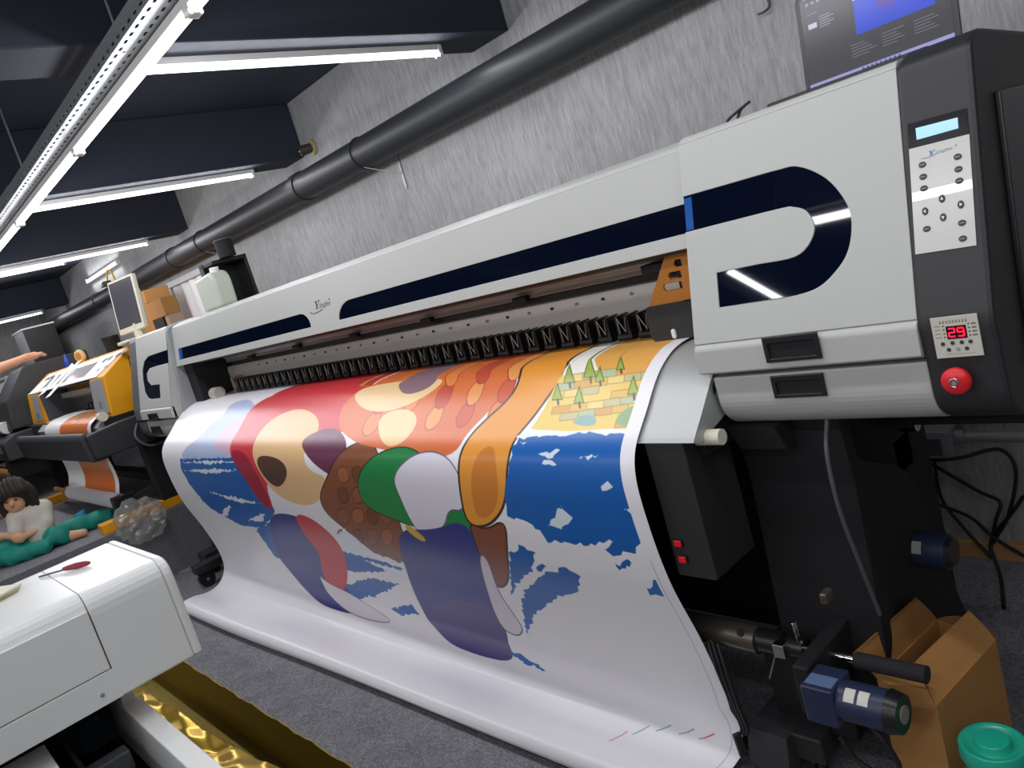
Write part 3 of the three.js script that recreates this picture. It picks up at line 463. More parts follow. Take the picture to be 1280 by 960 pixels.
{ // take-up drive on the right
  const y = 0.366, z = -1.3;
  const s = part(printer, 'take_up_shaft', rod([-1.3, y, z], [-0.955, y, z], 0.032, 0.032, 32), M.olive, 'olive grey metal take-up shaft');
  part(s, 'locking_hole', rod([-0.985, y + 0.022, z + 0.02], [-0.985, y + 0.026, z + 0.0235], 0.009, 0.009, 20), M.blackMatte); part(s, 'brass_stud', rod([-1.07, y - 0.012, z + 0.03], [-1.07, y - 0.013, z + 0.034], 0.006, 0.006, 16), mat(0xb98a3a, 0.35, 0.8));
  part(s, 'shaft_stub', rod([-0.955, y, z], [-0.9, y, z], 0.026, 0.026, 28), M.blackSmooth);
  part(s, 'clamp_block', box(-0.905, -0.878, y - 0.012, y + 0.02, z - 0.004, z + 0.034, 0.002), M.steel, 'bright metal clamp');
  part(s, 'clamp_pin', bar([-0.905, y - 0.01, z + 0.03], [-0.93, y - 0.07, z + 0.035], 0.003, 0.003, 0), M.steel);
  part(s, 'collar', rod([-0.878, y, z], [-0.845, y, z], 0.023, 0.023, 22), M.blackSmooth);
  part(s, 'thumb_latch', bar([-0.855, y + 0.02, z + 0.005], [-0.862, y + 0.062, z], 0.012, 0.01, 0.003), M.chrome);
  part(s, 'crank_rod', rod([-0.845, y, z], [-0.735, y, z], 0.0085, 0.0085, 18), M.chrome); part(s, 'crank_grip', rod([-0.74, y, z], [-0.604, y, z], 0.0165, 0.017, 26), M.rubber, 'black ribbed rubber grip');
  const my = 0.345, mz = -1.2; // gear motor
  const m = part(printer, 'take_up_motor', rod([-0.725, my, mz], [-0.635, my, mz], 0.038, 0.038, 36), M.navyMotor, 'dark blue cylindrical gear motor');
  part(m, 'gearbox', box(-0.79, -0.725, my - 0.04, my + 0.04, mz - 0.04, mz + 0.04, 0.004), M.navyMotor); part(m, 'motor_cap', rod([-0.638, my, mz], [-0.615, my, mz], 0.041, 0.036, 32), M.blackSmooth); part(m, 'cap_badge', rod([-0.615, my, mz], [-0.612, my, mz], 0.017, 0.017, 22), mat(0x8d8676, 0.5));
  for (const [a0, a1, x0, x1] of [[0.35, 1.05, -0.71, -0.69], [0.35, 1.05, -0.684, -0.664]]) { const g = new THREE.CylinderGeometry(0.0386, 0.0386, x1 - x0, 12, 1, true, a0, a1 - a0); g.rotateZ(Math.PI / 2); g.rotateX(-0.25); g.translate((x0 + x1) / 2, my, mz); part(m, 'rating_label', g, mat(0xd9d6cc, 0.5, 0, { side: THREE.DoubleSide }), 'small printed white label'); }
  part(m, 'rating_label', box(-0.785, -0.73, my + 0.0395, my + 0.0412, mz - 0.005, mz + 0.028, 0.0005, 1), mat(0x5f7596, 0.5));
  part(printer, 'motor_plate', box(-0.825, -0.79, 0.285, 0.395, -1.42, -1.2, 0.006), M.blackMatte);
  part(printer, 'motor_plate', box(-0.99, -0.80, 0.12, 0.32, -1.46, -1.345, 0.006), M.blackMatte);
  part(printer, 'rear_panel', box(-4.6, -0.84, 0.16, 0.84, -1.66, -1.645, 0.003), M.blackMatte, 'black sheet metal panel under the printer');

  part(m, 'motor_cable', tube([[-0.69, my - 0.036, mz], [-0.66, my - 0.07, mz + 0.005], [-0.645, my - 0.12, mz], [-0.67, my - 0.16, mz - 0.01], [-0.73, my - 0.15, mz - 0.01], [-0.76, my - 0.1, mz - 0.01]], 0.005, 40, 8), M.cable);
  // feed side: chrome rollers and a second motor at the back
  part(printer, 'feed_roller', rod([-1.3, 0.69, -1.8], [-0.735, 0.69, -1.8], 0.02, 0.02, 28), M.chrome, 'chrome feed roller'); part(printer, 'feed_roller', rod([-1.3, 0.655, -1.82], [-0.82, 0.655, -1.82], 0.013, 0.013, 24), M.chrome);
  part(printer, 'roller_block', box(-0.88, -0.78, 0.57, 0.66, -1.85, -1.75, 0.005), M.blackMatte);
  const q = atX(1172, 688, -0.68), fm = part(printer, 'feed_motor', rod([-0.75, q.y, q.z], [-0.655, q.y, q.z], 0.04, 0.04, 32), M.navyMotor, 'dark feed motor'); part(fm, 'motor_cap', rod([-0.657, q.y, q.z], [-0.645, q.y, q.z], 0.038, 0.03, 28), M.blackSmooth);
  { const g = new THREE.CylinderGeometry(0.0406, 0.0406, 0.03, 10, 1, true, 0.2, 0.7); g.rotateZ(Math.PI / 2); g.translate(-0.715, q.y, q.z); part(fm, 'rating_label', g, mat(0xa8a8a0, 0.6, 0, { side: THREE.DoubleSide })); }
  const cp = [[1034, 522], [1033, 560], [1042, 610], [1052, 645], [1075, 705], [1100, 768]].map(([u, v]) => atX(u, v, -0.715)); part(printer, 'cable', tube(cp, 0.0045, 50, 8), M.cableGrey, 'thin grey cable down the leg');
  { const l = atX(1030, 745, -0.72); part(printer, 'latch', box(-0.722, -0.708, l.y - 0.01, l.y + 0.012, l.z - 0.015, l.z + 0.015, 0.004), M.olive); }
}
// cables hanging by the take-up shaft
{
  const c = thing('power_cable', 'looped black mains cable with plug hanging beside the take-up shaft', 'cable', [-1.0, 0.1, -1.24]);
  [0, 0.012, 0.026].forEach((o) => part(c, 'cable_loop', tube([[-1.06 + o, 0.37, -1.25], [-1.045 + o, 0.33, -1.235], [-1.03 + o, 0.24, -1.235 + o * 0.3], [-1.02 + o * 0.6, 0.16, -1.24], [-1.03 + o * 0.5, 0.14, -1.245]], 0.0045, 30, 8), M.cable));
  part(c, 'plug', bar([-1.04, 0.14, -1.24], [-1.03, 0.085, -1.235], 0.02, 0.014, 0.004), M.cable);
}

// ------------------------------------------------------------------ the banner
const BX0 = -4.24, BX1 = -1.06;
function bannerUV(u, v) { // where a pixel of the photograph falls on the hanging banner, in metres: along x, along the media
  const d = ray(u, v); let best = null;
  for (let i = 0; i < BN; i++) { const a = bannerLine[i], b = bannerLine[i + 1];
    // EYE + t d  ==  a + s (b - a) in (y, z)
    const A = d.y, B = -(b.y - a.y), C = d.z, D = -(b.z - a.z), E = a.y - EYE.y, F = a.z - EYE.z, det = A * D - B * C; if (Math.abs(det) < 1e-9) continue;
    const t = (E * D - B * F) / det, s = (A * F - C * E) / det; if (s >= -1e-6 && s <= 1 + 1e-6 && t > 0 && (!best || t < best[2])) best = [d.x * t, (i + s) / BN * bannerLen, t]; }
  return best;
}
const bannerTex = canvasTex(2048, 1100, (c, W, H) => {
  c.fillStyle = '#f4f2f4'; c.fillRect(0, 0, W, H);
  const BLUE = '#0d62b4', DEEP = '#2c3688', ink = '#3a2a20';
  const m = ([u, v]) => { const q = bannerUV(u, v); return q ? [(q[0] - BX0) / (BX1 - BX0) * W, q[1] / bannerLen * H] : [0, 0]; };
  let js = 5; const jr = () => { js = (js * 16807) % 2147483647; return js / 2147483647 - 0.5; };
  const spray = (pts, fill) => { const p = pts.map(m), q = []; p.forEach((a, i) => { const b = p[(i + 1) % p.length], L = Math.hypot(b[0] - a[0], b[1] - a[1]), n = Math.max(2, Math.round(L / 9)); for (let k = 0; k < n; k++) { const t = k / n, e = k % 3 === 1 ? 14 : 5; q.push([a[0] + (b[0] - a[0]) * t + jr() * e, a[1] + (b[1] - a[1]) * t + jr() * e]); } }); c.beginPath(); q.forEach((a, i) => (i ? c.lineTo(...a) : c.moveTo(...a))); c.closePath(); c.fillStyle = fill; c.fill(); };
  const area = (pts, fill, stroke, lw = 4, smooth = true) => { if (fill === BLUE || fill === '#eef3fa' || fill === '#e3ebf2') return spray(pts, fill); const p = pts.map(m); c.beginPath();
    if (smooth) { const n = p.length; c.moveTo((p[0][0] + p[n - 1][0]) / 2, (p[0][1] + p[n - 1][1]) / 2); p.forEach((q, i) => { const r = p[(i + 1) % n]; c.quadraticCurveTo(q[0], q[1], (q[0] + r[0]) / 2, (q[1] + r[1]) / 2); }); } else p.forEach((q, i) => (i ? c.lineTo(...q) : c.moveTo(...q)));
    c.closePath(); if (fill) { c.fillStyle = fill; c.fill(); } if (stroke) { c.strokeStyle = stroke; c.lineWidth = lw; c.stroke(); } };
  const line = (pts, col, lw) => { const p = pts.map(m); c.beginPath(); p.forEach((q, i) => (i ? c.lineTo(...q) : c.moveTo(...q))); c.strokeStyle = col; c.lineWidth = lw; c.lineCap = 'round'; c.stroke(); };
  // pale hills and sea on the far side
  area([[232, 560], [248, 548], [262, 532], [280, 520], [290, 503], [318, 497], [330, 540], [300, 580], [240, 582], [226, 572]], '#b9c6e2'); area([[262, 560], [285, 530], [310, 520], [322, 552], [300, 574]], '#d9b9cc');
  area([[225, 574], [300, 572], [320, 590], [345, 640], [330, 660], [300, 656], [262, 634], [238, 606], [227, 588]], BLUE);
  [[[228, 578], [262, 576], [300, 577], [262, 580]], [[230, 588], [270, 586], [296, 588], [262, 592]], [[262, 615], [296, 622], [328, 630], [300, 628]], [[280, 636], [288, 632], [286, 644], [278, 644]], [[310, 650], [332, 640], [330, 652]]].forEach((a) => area(a, '#eef3fa'));
  // flowing bands of colour across the middle, without figures
  area([[286, 560], [300, 535], [318, 505], [360, 488], [420, 478], [468, 474], [470, 500], [445, 530], [400, 556], [360, 566], [330, 600], [345, 640], [330, 634], [305, 596]], '#d83a3f'); area([[286, 560], [310, 566], [326, 600], [345, 640], [330, 634], [305, 596]], '#a91f3c');
  area([[316, 556], [332, 528], [372, 508], [400, 520], [396, 548], [378, 568], [388, 590], [410, 596], [404, 626], [378, 634], [344, 618], [324, 590]], '#efc48d'); area([[318, 568], [350, 572], [362, 590], [350, 612], [332, 600]], '#5b3a30');
  area([[375, 548], [420, 530], [440, 560], [425, 600], [405, 590], [385, 572]], '#6d3550');
  area([[395, 630], [412, 590], [430, 560], [470, 545], [490, 600], [500, 660], [520, 700], [490, 706], [465, 690], [440, 668]], '#8c5232', ink, 3);
  for (let i = 0; i < 16; i++) { const a = 420 + (i % 4) * 18, b = 585 + Math.floor(i / 4) * 26; area([[a, b], [a + 14, b - 3], [a + 18, b + 16], [a + 5, b + 20]], ['#a8643c', '#7a4429', '#96593a'][i % 3], '#4f2d1e', 2); }
  // orange rock face
  area([[420, 532], [432, 500], [470, 478], [540, 466], [640, 452], [655, 470], [620, 505], [585, 540], [572, 566], [540, 575], [470, 560], [440, 552]], '#e0743c');
  for (let i = 0; i < 15; i++) { const a = 455 + i * 13, b = 548 - (i % 3) * 26 - i * 1.2; area([[a, b], [a + 16, b - 10], [a + 24, b - 36], [a + 10, b - 34], [a - 3, b - 14]], ['#e98a45', '#d65a3c', '#ef9d55', '#c95038'][i % 4], '#a8402c', 2.5); }
  area([[440, 492], [470, 480], [560, 470], [545, 488], [512, 506], [480, 516], [452, 512]], '#f2cf9a'); area([[498, 476], [552, 468], [540, 484], [512, 494], [500, 490]], '#8e7078');
  area([[470, 520], [510, 508], [525, 525], [505, 555], [478, 560]], '#f4d39a');
  area([[392, 700], [430, 660], [465, 690], [500, 704], [520, 706], [500, 716], [460, 708]], '#eef3fa');
  // blue spray between the bands
  area([[398, 688], [430, 690], [470, 700], [505, 712], [470, 716], [420, 712]], BLUE); area([[425, 735], [460, 722], [498, 730], [470, 745], [440, 750]], BLUE); area([[455, 700], [480, 708], [505, 714], [490, 720]], '#eef3fa'); area([[320, 662], [342, 650], [360, 680], [372, 705], [345, 695]], BLUE); area([[488, 762], [512, 756], [522, 768], [500, 772]], BLUE);
  // deep blue and red sweeps on the left
  area([[335, 645], [356, 640], [388, 652], [412, 700], [440, 745], [450, 770], [428, 768], [392, 752], [362, 712], [345, 690]], DEEP);
  area([[366, 640], [392, 648], [420, 672], [434, 700], [434, 738], [418, 738], [404, 720], [400, 690], [384, 672]], '#d0302f'); area([[398, 716], [410, 728], [440, 742], [470, 765], [488, 782], [462, 780], [430, 766], [410, 742]], '#ece4ea', '#8c7b90', 2.5);
  // green and deep blue sweep in the middle
  area([[446, 600], [462, 572], [500, 556], [528, 566], [560, 600], [586, 640], [596, 680], [560, 664], [520, 660], [482, 646], [452, 630]], '#1d8a45', '#16402a', 3);
  area([[490, 596], [512, 570], [540, 562], [566, 575], [582, 610], [580, 640], [560, 636], [556, 660], [530, 676], [512, 650], [500, 622]], '#e9e4ee', '#6f6180', 3);
  area([[496, 660], [540, 664], [580, 648], [600, 690], [618, 750], [634, 810], [632, 836], [590, 828], [544, 806], [520, 756], [503, 706]], DEEP); area([[520, 756], [618, 750], [634, 812], [632, 836], [590, 828], [544, 806]], '#473c80');
  area([[505, 654], [516, 660], [534, 676], [526, 678], [508, 664]], '#d9b53a');
  // trunk
  area([[655, 453], [716, 446], [704, 470], [690, 490], [664, 525], [644, 548], [636, 575], [634, 612], [628, 640], [608, 660], [582, 656], [574, 600], [578, 560], [600, 530], [636, 500], [650, 478]], '#f0a03c', ink, 5); area([[600, 560], [622, 556], [626, 610], [616, 645], [596, 650], [588, 610]], '#d98432');
  area([[584, 652], [606, 664], [632, 648], [634, 690], [636, 730], [620, 738], [604, 712], [596, 684]], '#8a4f34', ink, 4); area([[596, 690], [610, 700], [620, 740], [640, 768], [654, 790], [644, 798], [622, 784], [606, 740]], '#e2d8e2', '#5d4a66', 3);
  // bright landscape and sea on the near side
  area([[664, 536], [682, 508], [700, 472], [716, 452], [750, 444], [845, 428], [830, 470], [814, 536], [760, 536], [700, 540]], '#f0cf62', null, 0, false);
  area([[700, 470], [716, 450], [760, 444], [745, 470], [720, 476]], '#fbf8ee');
  area([[742, 446], [842, 430], [834, 456], [790, 470], [750, 468]], '#efb05a', null, 0, false);
  for (let i = 0; i < 30; i++) { const a = 690 + (i * 37) % 132, b = 462 + (i * 23) % 66; if (a - 664 < (536 - b) * 0.55) continue; area([[a, b], [a + 22, b - 3], [a + 21, b + 7], [a - 2, b + 9]], ['#dfa848', '#c9c48a', '#e6bd55', '#b9c7a0', '#f0d77e'][i % 5], '#b58f4e', 1.5, false); }
  area([[770, 520], [790, 506], [812, 504], [806, 528], [770, 534]], '#8db07a'); area([[712, 530], [726, 518], [746, 520], [744, 534]], '#8fb5b0');
  [[712, 470, 20], [738, 462, 22], [697, 492, 18], [724, 496, 18], [792, 484, 20], [818, 462, 18], [776, 456, 14], [750, 470, 16]].forEach(([a, b, s]) => { area([[a, b - s * 0.7], [a + s * 0.32, b + s * 0.4], [a - s * 0.36, b + s * 0.45]], '#a9bd4f', '#5c7440', 2, false); line([[a, b + s * 0.4], [a + 1, b + s * 0.75]], '#6b5236', 4); });
  area([[640, 548], [664, 536], [720, 540], [812, 536], [800, 545], [720, 548], [660, 546]], '#eef6fb');
  area([[648, 548], [700, 544], [795, 540], [792, 565], [797, 600], [808, 640], [815, 670], [796, 672], [764, 676], [730, 682], [684, 678], [676, 664], [660, 652], [634, 644], [632, 610], [640, 570]], BLUE);
  area([[754, 686], [790, 668], [814, 666], [806, 676], [785, 690], [768, 696]], BLUE); area([[770, 706], [786, 698], [790, 703], [774, 714]], BLUE);
  [[[672, 566], [700, 564], [686, 574]], [[676, 580], [690, 574], [695, 582]], [[724, 572], [750, 566], [736, 574]], [[684, 656], [698, 636], [702, 630], [716, 648], [704, 660]], [[752, 612], [758, 600], [766, 610]], [[778, 636], [800, 626], [806, 640], [790, 642]], [[796, 662], [812, 660], [806, 664]], [[650, 554], [658, 552], [654, 558]]].forEach((a) => area(a, '#e3ebf2'));
  area([[638, 690], [655, 684], [670, 692], [664, 710], [646, 730], [638, 745]], BLUE); area([[668, 710], [676, 704], [682, 708], [674, 716]], BLUE); area([[650, 748], [672, 722], [700, 710], [724, 720], [722, 740], [690, 750], [668, 768], [656, 792]], BLUE); area([[812, 744], [824, 722], [838, 728], [832, 748], [822, 744]], BLUE);
  area([[632, 815], [650, 826], [674, 846], [652, 838], [636, 826]], BLUE);
  { const y0 = Math.round(bannerUV(560, 468)[1] / bannerLen * H) + 4; c.drawImage(c.canvas, 0, y0, W, 2, 0, 0, W, y0); }
  c.fillStyle = '#f4f2f4'; c.fillRect(W - 26, 0, 26, H);
  // cut guide along the near edge and test strokes near the end
  c.strokeStyle = '#c9c6cc'; c.lineWidth = 2; c.beginPath(); c.moveTo(W - 20, H * 0.45); c.lineTo(W - 20, H); c.stroke();
  [[740, 948], [770, 940], [800, 936], [830, 940], [856, 946]].forEach(([a, b], i) => line([[a, b], [a + 22, b - 12]], ['#c98a9a', '#8fb0c8', '#7fae9a', '#8fb0c8', '#d06a70'][i], 3));
});
bannerTex.wrapS = bannerTex.wrapT = THREE.ClampToEdgeWrapping; bannerTex.flipY = false;
{
  const roll = thing('printed_banner', 'glossy white banner print with bright blue, orange and red shapes hanging from the big printer', 'banner', [-2.65, 0.01, -1.2]);
  const fn = (u, v) => { const t = v * BN, i = Math.min(BN - 1, Math.floor(t)), p = bannerLine[i].clone().lerp(bannerLine[i + 1], t - i), x = BX0 + (BX1 - BX0) * u;
    const low = Math.max(0, Math.min(1, (0.75 - p.y) / 0.7)), w = Math.sin(u * 5.2 + 0.6) * 0.008 + Math.sin(u * 11 + v * 6) * 0.003;
    let z = p.z + w * low; if (v > 0.72) z -= (u - 0.1) * 0.085 * Math.min(1, (v - 0.72) / 0.1);
    return V3(x, p.y + (v > 0.80 && v < 0.95 ? 0.006 * Math.sin(u * 7) : 0) , z); };
  const g = sheet(90, BN, fn);
  part(roll, 'media', g, phys(0xffffff, 0.34, 0, { map: bannerTex, side: THREE.DoubleSide, clearcoat: 0.1, clearcoatRoughness: 0.25 }));
}

// ------------------------------------------------------------------ on top of the big printer
{ // laptop
  const b0 = atZ(1012, 118, -1.62), base = 1.4685;
  const f = frame([-0.735, base + 0.004, -1.7], [1, 0, 0], [0, 0.985, -0.17]), c = (u, v) => inFrame(f, u, v);
  const w0 = c(1008, 100)[0] - 0.004, w1 = c(1203, 52)[0], hgt = Math.max(c(996, 4)[1], 0.215);
  const t = thing('laptop', 'open black laptop showing a blue layout on top of the control head', 'laptop', [-0.6, base, -1.6]);
  part(t, 'base', box(-0.735 + w0, -0.735 + w1, base + 0.0005, base + 0.010, -1.695, -1.52, 0.004), M.blackSmooth);
  const lid = part(t, 'lid', slab(f, roundRect(w0, 0, w1, hgt, 0.012), -0.008, 0, 0.0015), M.blackSmooth, 'black screen lid');
  const tex = canvasTex(512, 320, (x, W, H) => { x.fillStyle = '#3a3a40'; x.fillRect(0, 0, W, H); x.fillStyle = '#2b2b30'; x.fillRect(0, 0, W, 14); x.fillStyle = '#8d8d98'; for (let i = 0; i < 7; i++) { x.fillRect(10 + i * 52, 6, 30, 3); x.fillRect(20 + i * 22, 22, 12, 10); }
    x.fillStyle = '#77778a'; x.fillRect(20, 62, 40, 3); x.fillStyle = '#cfcfe8'; x.fillRect(22, 96, 34, 18); x.fillStyle = '#9a9ab0'; for (let i = 0; i < 5; i++) x.fillRect(66, 82 + i * 9, 40 + (i * 17) % 34, 3);
    x.fillStyle = '#2348e0'; x.fillRect(196, 46, 270, 150); x.fillStyle = '#b9c8ec'; x.fillRect(196, 46, 270, 34); x.fillStyle = '#86c2cf'; x.fillRect(270, 46, 30, 34); x.fillStyle = '#8fbf4a'; x.beginPath(); x.ellipse(350, 58, 26, 16, 0, 0, 7); x.fill(); x.fillStyle = '#5a3fb8'; x.beginPath(); x.ellipse(310, 120, 34, 26, 0.3, 0, 7); x.fill(); x.beginPath(); x.ellipse(410, 80, 22, 30, 0, 0, 7); x.fill();
    x.fillStyle = '#73737c'; for (let r = 0; r < 5; r++) for (let k = 0; k < 3; k++) x.fillRect(170 + k * 110, 222 + r * 10, 50 + (r * 13 + k * 29) % 40, 3);
    x.fillStyle = '#a9a6e0'; x.fillRect(0, 304, W, 16); x.fillStyle = '#5a5a90'; for (let i = 0; i < 9; i++) x.fillRect(200 + i * 16, 308, 9, 8); });
  const g = new THREE.PlaneGeometry(w1 - w0 - 0.022, hgt - 0.026); g.translate((w0 + w1) / 2, hgt / 2 + 0.005, 0.0004);
  part(lid, 'screen', place(f, g), new THREE.MeshStandardMaterial({ color: 0x0a0a0a, roughness: 0.25, emissive: 0xffffff, emissiveMap: tex, emissiveIntensity: 0.8 }), 'lit screen with a blue picture');
  const q = atZ(945, 130, -1.6); solo('thin_cable', tube([[-0.84, 1.4665 + 0.003, -1.56], [-0.9, 1.475, -1.555], [q.x + 0.01, q.y + 0.006, -1.56], [q.x - 0.015, q.y - 0.004, -1.56], [q.x - 0.03, 1.468, -1.56]], 0.003, 30, 8), M.cable, 'thin black cable curling on the printer top beside the laptop', 'cable');
}
function roundRect(x0, y0, x1, y1, r) { const o = []; [[x1 - r, y1 - r, 0], [x0 + r, y1 - r, 1], [x0 + r, y0 + r, 2], [x1 - r, y0 + r, 3]].forEach(([a, b, q]) => { for (let i = 0; i <= 5; i++) { const t = (q + i / 5) * Math.PI / 2; o.push([a + r * Math.cos(t), b + r * Math.sin(t)]); } }); return o; }
{ // black open case, jug and tin on the beam
  const y0 = 1.4645;
  const f = thing('black_case', 'upright black metal case on the printer beam behind the pale jug', 'case', [-3.85, y0, -1.66]);
  part(f, 'shell', [box(-3.97, -3.945, y0, 1.70, -1.76, -1.58, 0.003), box(-3.97, -3.80, 1.68, 1.70, -1.76, -1.58, 0.003), box(-3.97, -3.80, y0, 1.70, -1.765, -1.75, 0.003), box(-3.97, -3.80, y0, y0 + 0.02, -1.76, -1.58, 0.003)], M.blackSmooth);
  part(f, 'front_flange', box(-3.975, -3.925, y0, 1.705, -1.582, -1.577, 0.001), M.black);
  for (const [a, b] of [[-3.955, 1.69], [-3.94, 1.69]]) part(f, 'screw', rod([a, b, -1.578], [a, b, -1.574], 0.004, 0.004, 10), M.steel);
  const j = thing('plastic_jug', 'translucent pale green plastic jug on the printer beam', 'jug', [-3.74, y0, -1.522]);
  const jf = frame([-3.74, y0 + 0.0005, -1.522], [1, 0, 0], [0, 1, 0]), jug = slab(jf, roundPath([[-0.1, 0], [0.125, 0], [0.135, 0.13], [0.1, 0.172], [-0.1, 0.16]], [0.015, 0.02, 0.05, 0.03, 0.02]), -0.045, 0.045, 0.014);
  part(j, 'body', jug, phys(0xd9dfcf, 0.45, 0, { transmission: 0.25, thickness: 0 })); part(j, 'cap', rod([-3.665, y0 + 0.165, -1.522], [-3.66, y0 + 0.19, -1.522], 0.022, 0.022, 24), M.white);
  const c = atZ(285, 321, -1.66); const k = thing('black_cup', 'short black cylinder standing on top of the black case', 'cup', [c.x, 1.7, -1.66]);
  part(k, 'body', rod([c.x, 1.7, -1.66], [c.x, 1.785, -1.66], 0.042, 0.044, 28), M.blackMatte); part(k, 'rim', new THREE.TorusGeometry(0.043, 0.003, 8, 28).rotateX(Math.PI / 2).translate(c.x, 1.785, -1.66), M.blackSmooth);
}
{ // bright curtained window in the wall
  const a = atZ(219, 362, WALL_Z), b = atZ(262, 343, WALL_Z), y0 = 1.35, y1 = a.y + 0.02;
  const w = struct('window_1', [box(a.x - 0.04, a.x, y0, y1 + 0.05, WALL_Z, WALL_Z + 0.04, 0.003), box(b.x, b.x + 0.04, y0, y1 + 0.05, WALL_Z, WALL_Z + 0.04, 0.003), box(a.x - 0.04, b.x + 0.04, y1, y1 + 0.05, WALL_Z, WALL_Z + 0.045, 0.003), box(a.x - 0.04, b.x + 0.04, y0 - 0.04, y0, WALL_Z, WALL_Z + 0.05, 0.003)], M.bracket, 'small window with white pleated curtain behind the printers');
  const cur = sheet(48, 4, (u, v) => V3(a.x + (b.x - a.x) * u, y0 + (y1 - y0) * v, WALL_Z + 0.016 + 0.009 * Math.sin(u * 26)));
  part(w, 'curtain', cur, mat(0xf4f5f5, 0.9, 0, { side: THREE.DoubleSide }), 'white pleated curtain');
}
{ // white monitor on the left end of the printer
  const f = frame(atZ(150, 419, -1.5).toArray(), [0.93, 0.03, -0.36], [0.02, 0.985, -0.1]);
  const c = (u, v) => inFrame(f, u, v); const p1 = c(179, 402), p2 = c(159, 341);
  const W = p1[0], H = (p2[1] + c(131, 361)[1]) / 2, t = thing('white_monitor', 'cream white desktop monitor with a dark screen standing on the printer end', 'monitor', [f.o.x + 0.2, 1.462, -1.5]);
  const shell = part(t, 'shell', slab(f, roundRect(-0.0, -0.005, W, H, 0.008), -0.03, 0, 0.004), M.cream, 'cream white plastic shell');
  part(t, 'screen', slab(f, [[0.012, 0.03], [W - 0.016, 0.03], [W - 0.016, H - 0.014], [0.012, H - 0.014]], 0.0003, 0.001, 0), phys(0x4b4850, 0.25, 0, {}), 'dark grey blank screen');
  const m = f.o.clone().addScaledVector(f.r, W * 0.55); part(t, 'neck', box(m.x - 0.03, m.x + 0.03, 1.47, m.y + 0.04, m.z - 0.04, m.z - 0.005, 0.004), M.cream); part(t, 'foot', box(m.x - 0.12, m.x + 0.12, 1.4505, 1.472, m.z - 0.1, m.z + 0.09, 0.008), M.cream);
  const k = part(t, 'back_bulge', slab(frame(f.o.clone().addScaledVector(f.n, -0.03).toArray(), f.r, f.u), roundRect(W * 0.2, 0.05, W * 0.8, H * 0.75, 0.02), -0.05, 0.002, 0.01), M.cream);
}
{ // cartons, webcam, small things behind the monitor
  const a = atZ(186, 378, -1.85), b = atZ(206, 373, -1.85);
  const t = thing('small_carton', 'small brown cardboard carton standing on a black box behind the left head', 'carton', [a.x + 0.2, 1.45, -1.85]);
  part(t, 'body', box(a.x, b.x, b.y - 0.11, b.y + 0.01, -1.92, -1.82, 0.002), M.kraft); part(t, 'flap', box(a.x - 0.004, a.x - 0.001, b.y - 0.18, b.y + 0.02, -1.91, -1.83, 0), M.kraft);
  const s = thing('black_box', 'black box under the small carton behind the left head', 'box', [a.x + 0.15, 1.45, -1.85]); part(s, 'body', box(a.x + 0.03, a.x + 0.25, 1.4505, b.y - 0.111, -1.94, -1.82, 0.004), M.blackMatte); part(s, 'label', box(a.x + 0.26, b.x, 1.4505, b.y - 0.111, -1.93, -1.83, 0.003), mat(0xb9a08c, 0.7));
  const o = atZ(172, 372, -2.1), q = thing('tall_carton', 'plain brown carton behind the white monitor', 'carton', [o.x, 1.2, -2.15]); part(q, 'body', box(o.x - 0.14, o.x + 0.18, 1.4, o.y + 0.03, -2.3, -2.1, 0.003), M.kraft); part(q, 'tape', box(o.x, o.x + 0.05, 1.4, o.y + 0.031, -2.099, -2.098, 0), M.kraft);
  const cb = thing('wall_shelf', 'plain black shelf on the wall carrying cartons behind the printers', 'shelf', [o.x, 1.36, -2.3]); part(cb, 'board', box(o.x - 0.4, o.x + 0.6, 1.372, 1.399, WALL_Z, -2.05, 0.003), M.blackMatte); for (const dx of [-0.3, 0.5]) part(cb, 'bracket', prism([[WALL_Z, 1.372], [-2.1, 1.372], [WALL_Z, 1.2]], o.x + dx, o.x + dx + 0.02, 0), M.blackMatte);
  const w = atZ(128, 355, -1.52); const cam = thing('webcam', 'black webcam with a yellow cord clipped on the white monitor', 'webcam', [w.x, w.y - 0.02, -1.55]);
  part(cam, 'body', box(w.x - 0.03, w.x + 0.03, w.y - 0.022, w.y + 0.012, -1.57, -1.51, 0.008), M.blackSmooth); part(cam, 'cord', tube([[w.x + 0.02, w.y + 0.01, -1.55], [w.x + 0.05, w.y + 0.07, -1.56], [w.x + 0.08, w.y + 0.06, -1.57], [w.x + 0.08, w.y - 0.01, -1.58]], 0.006, 24, 6), mat(0xc9a02a, 0.5));
}

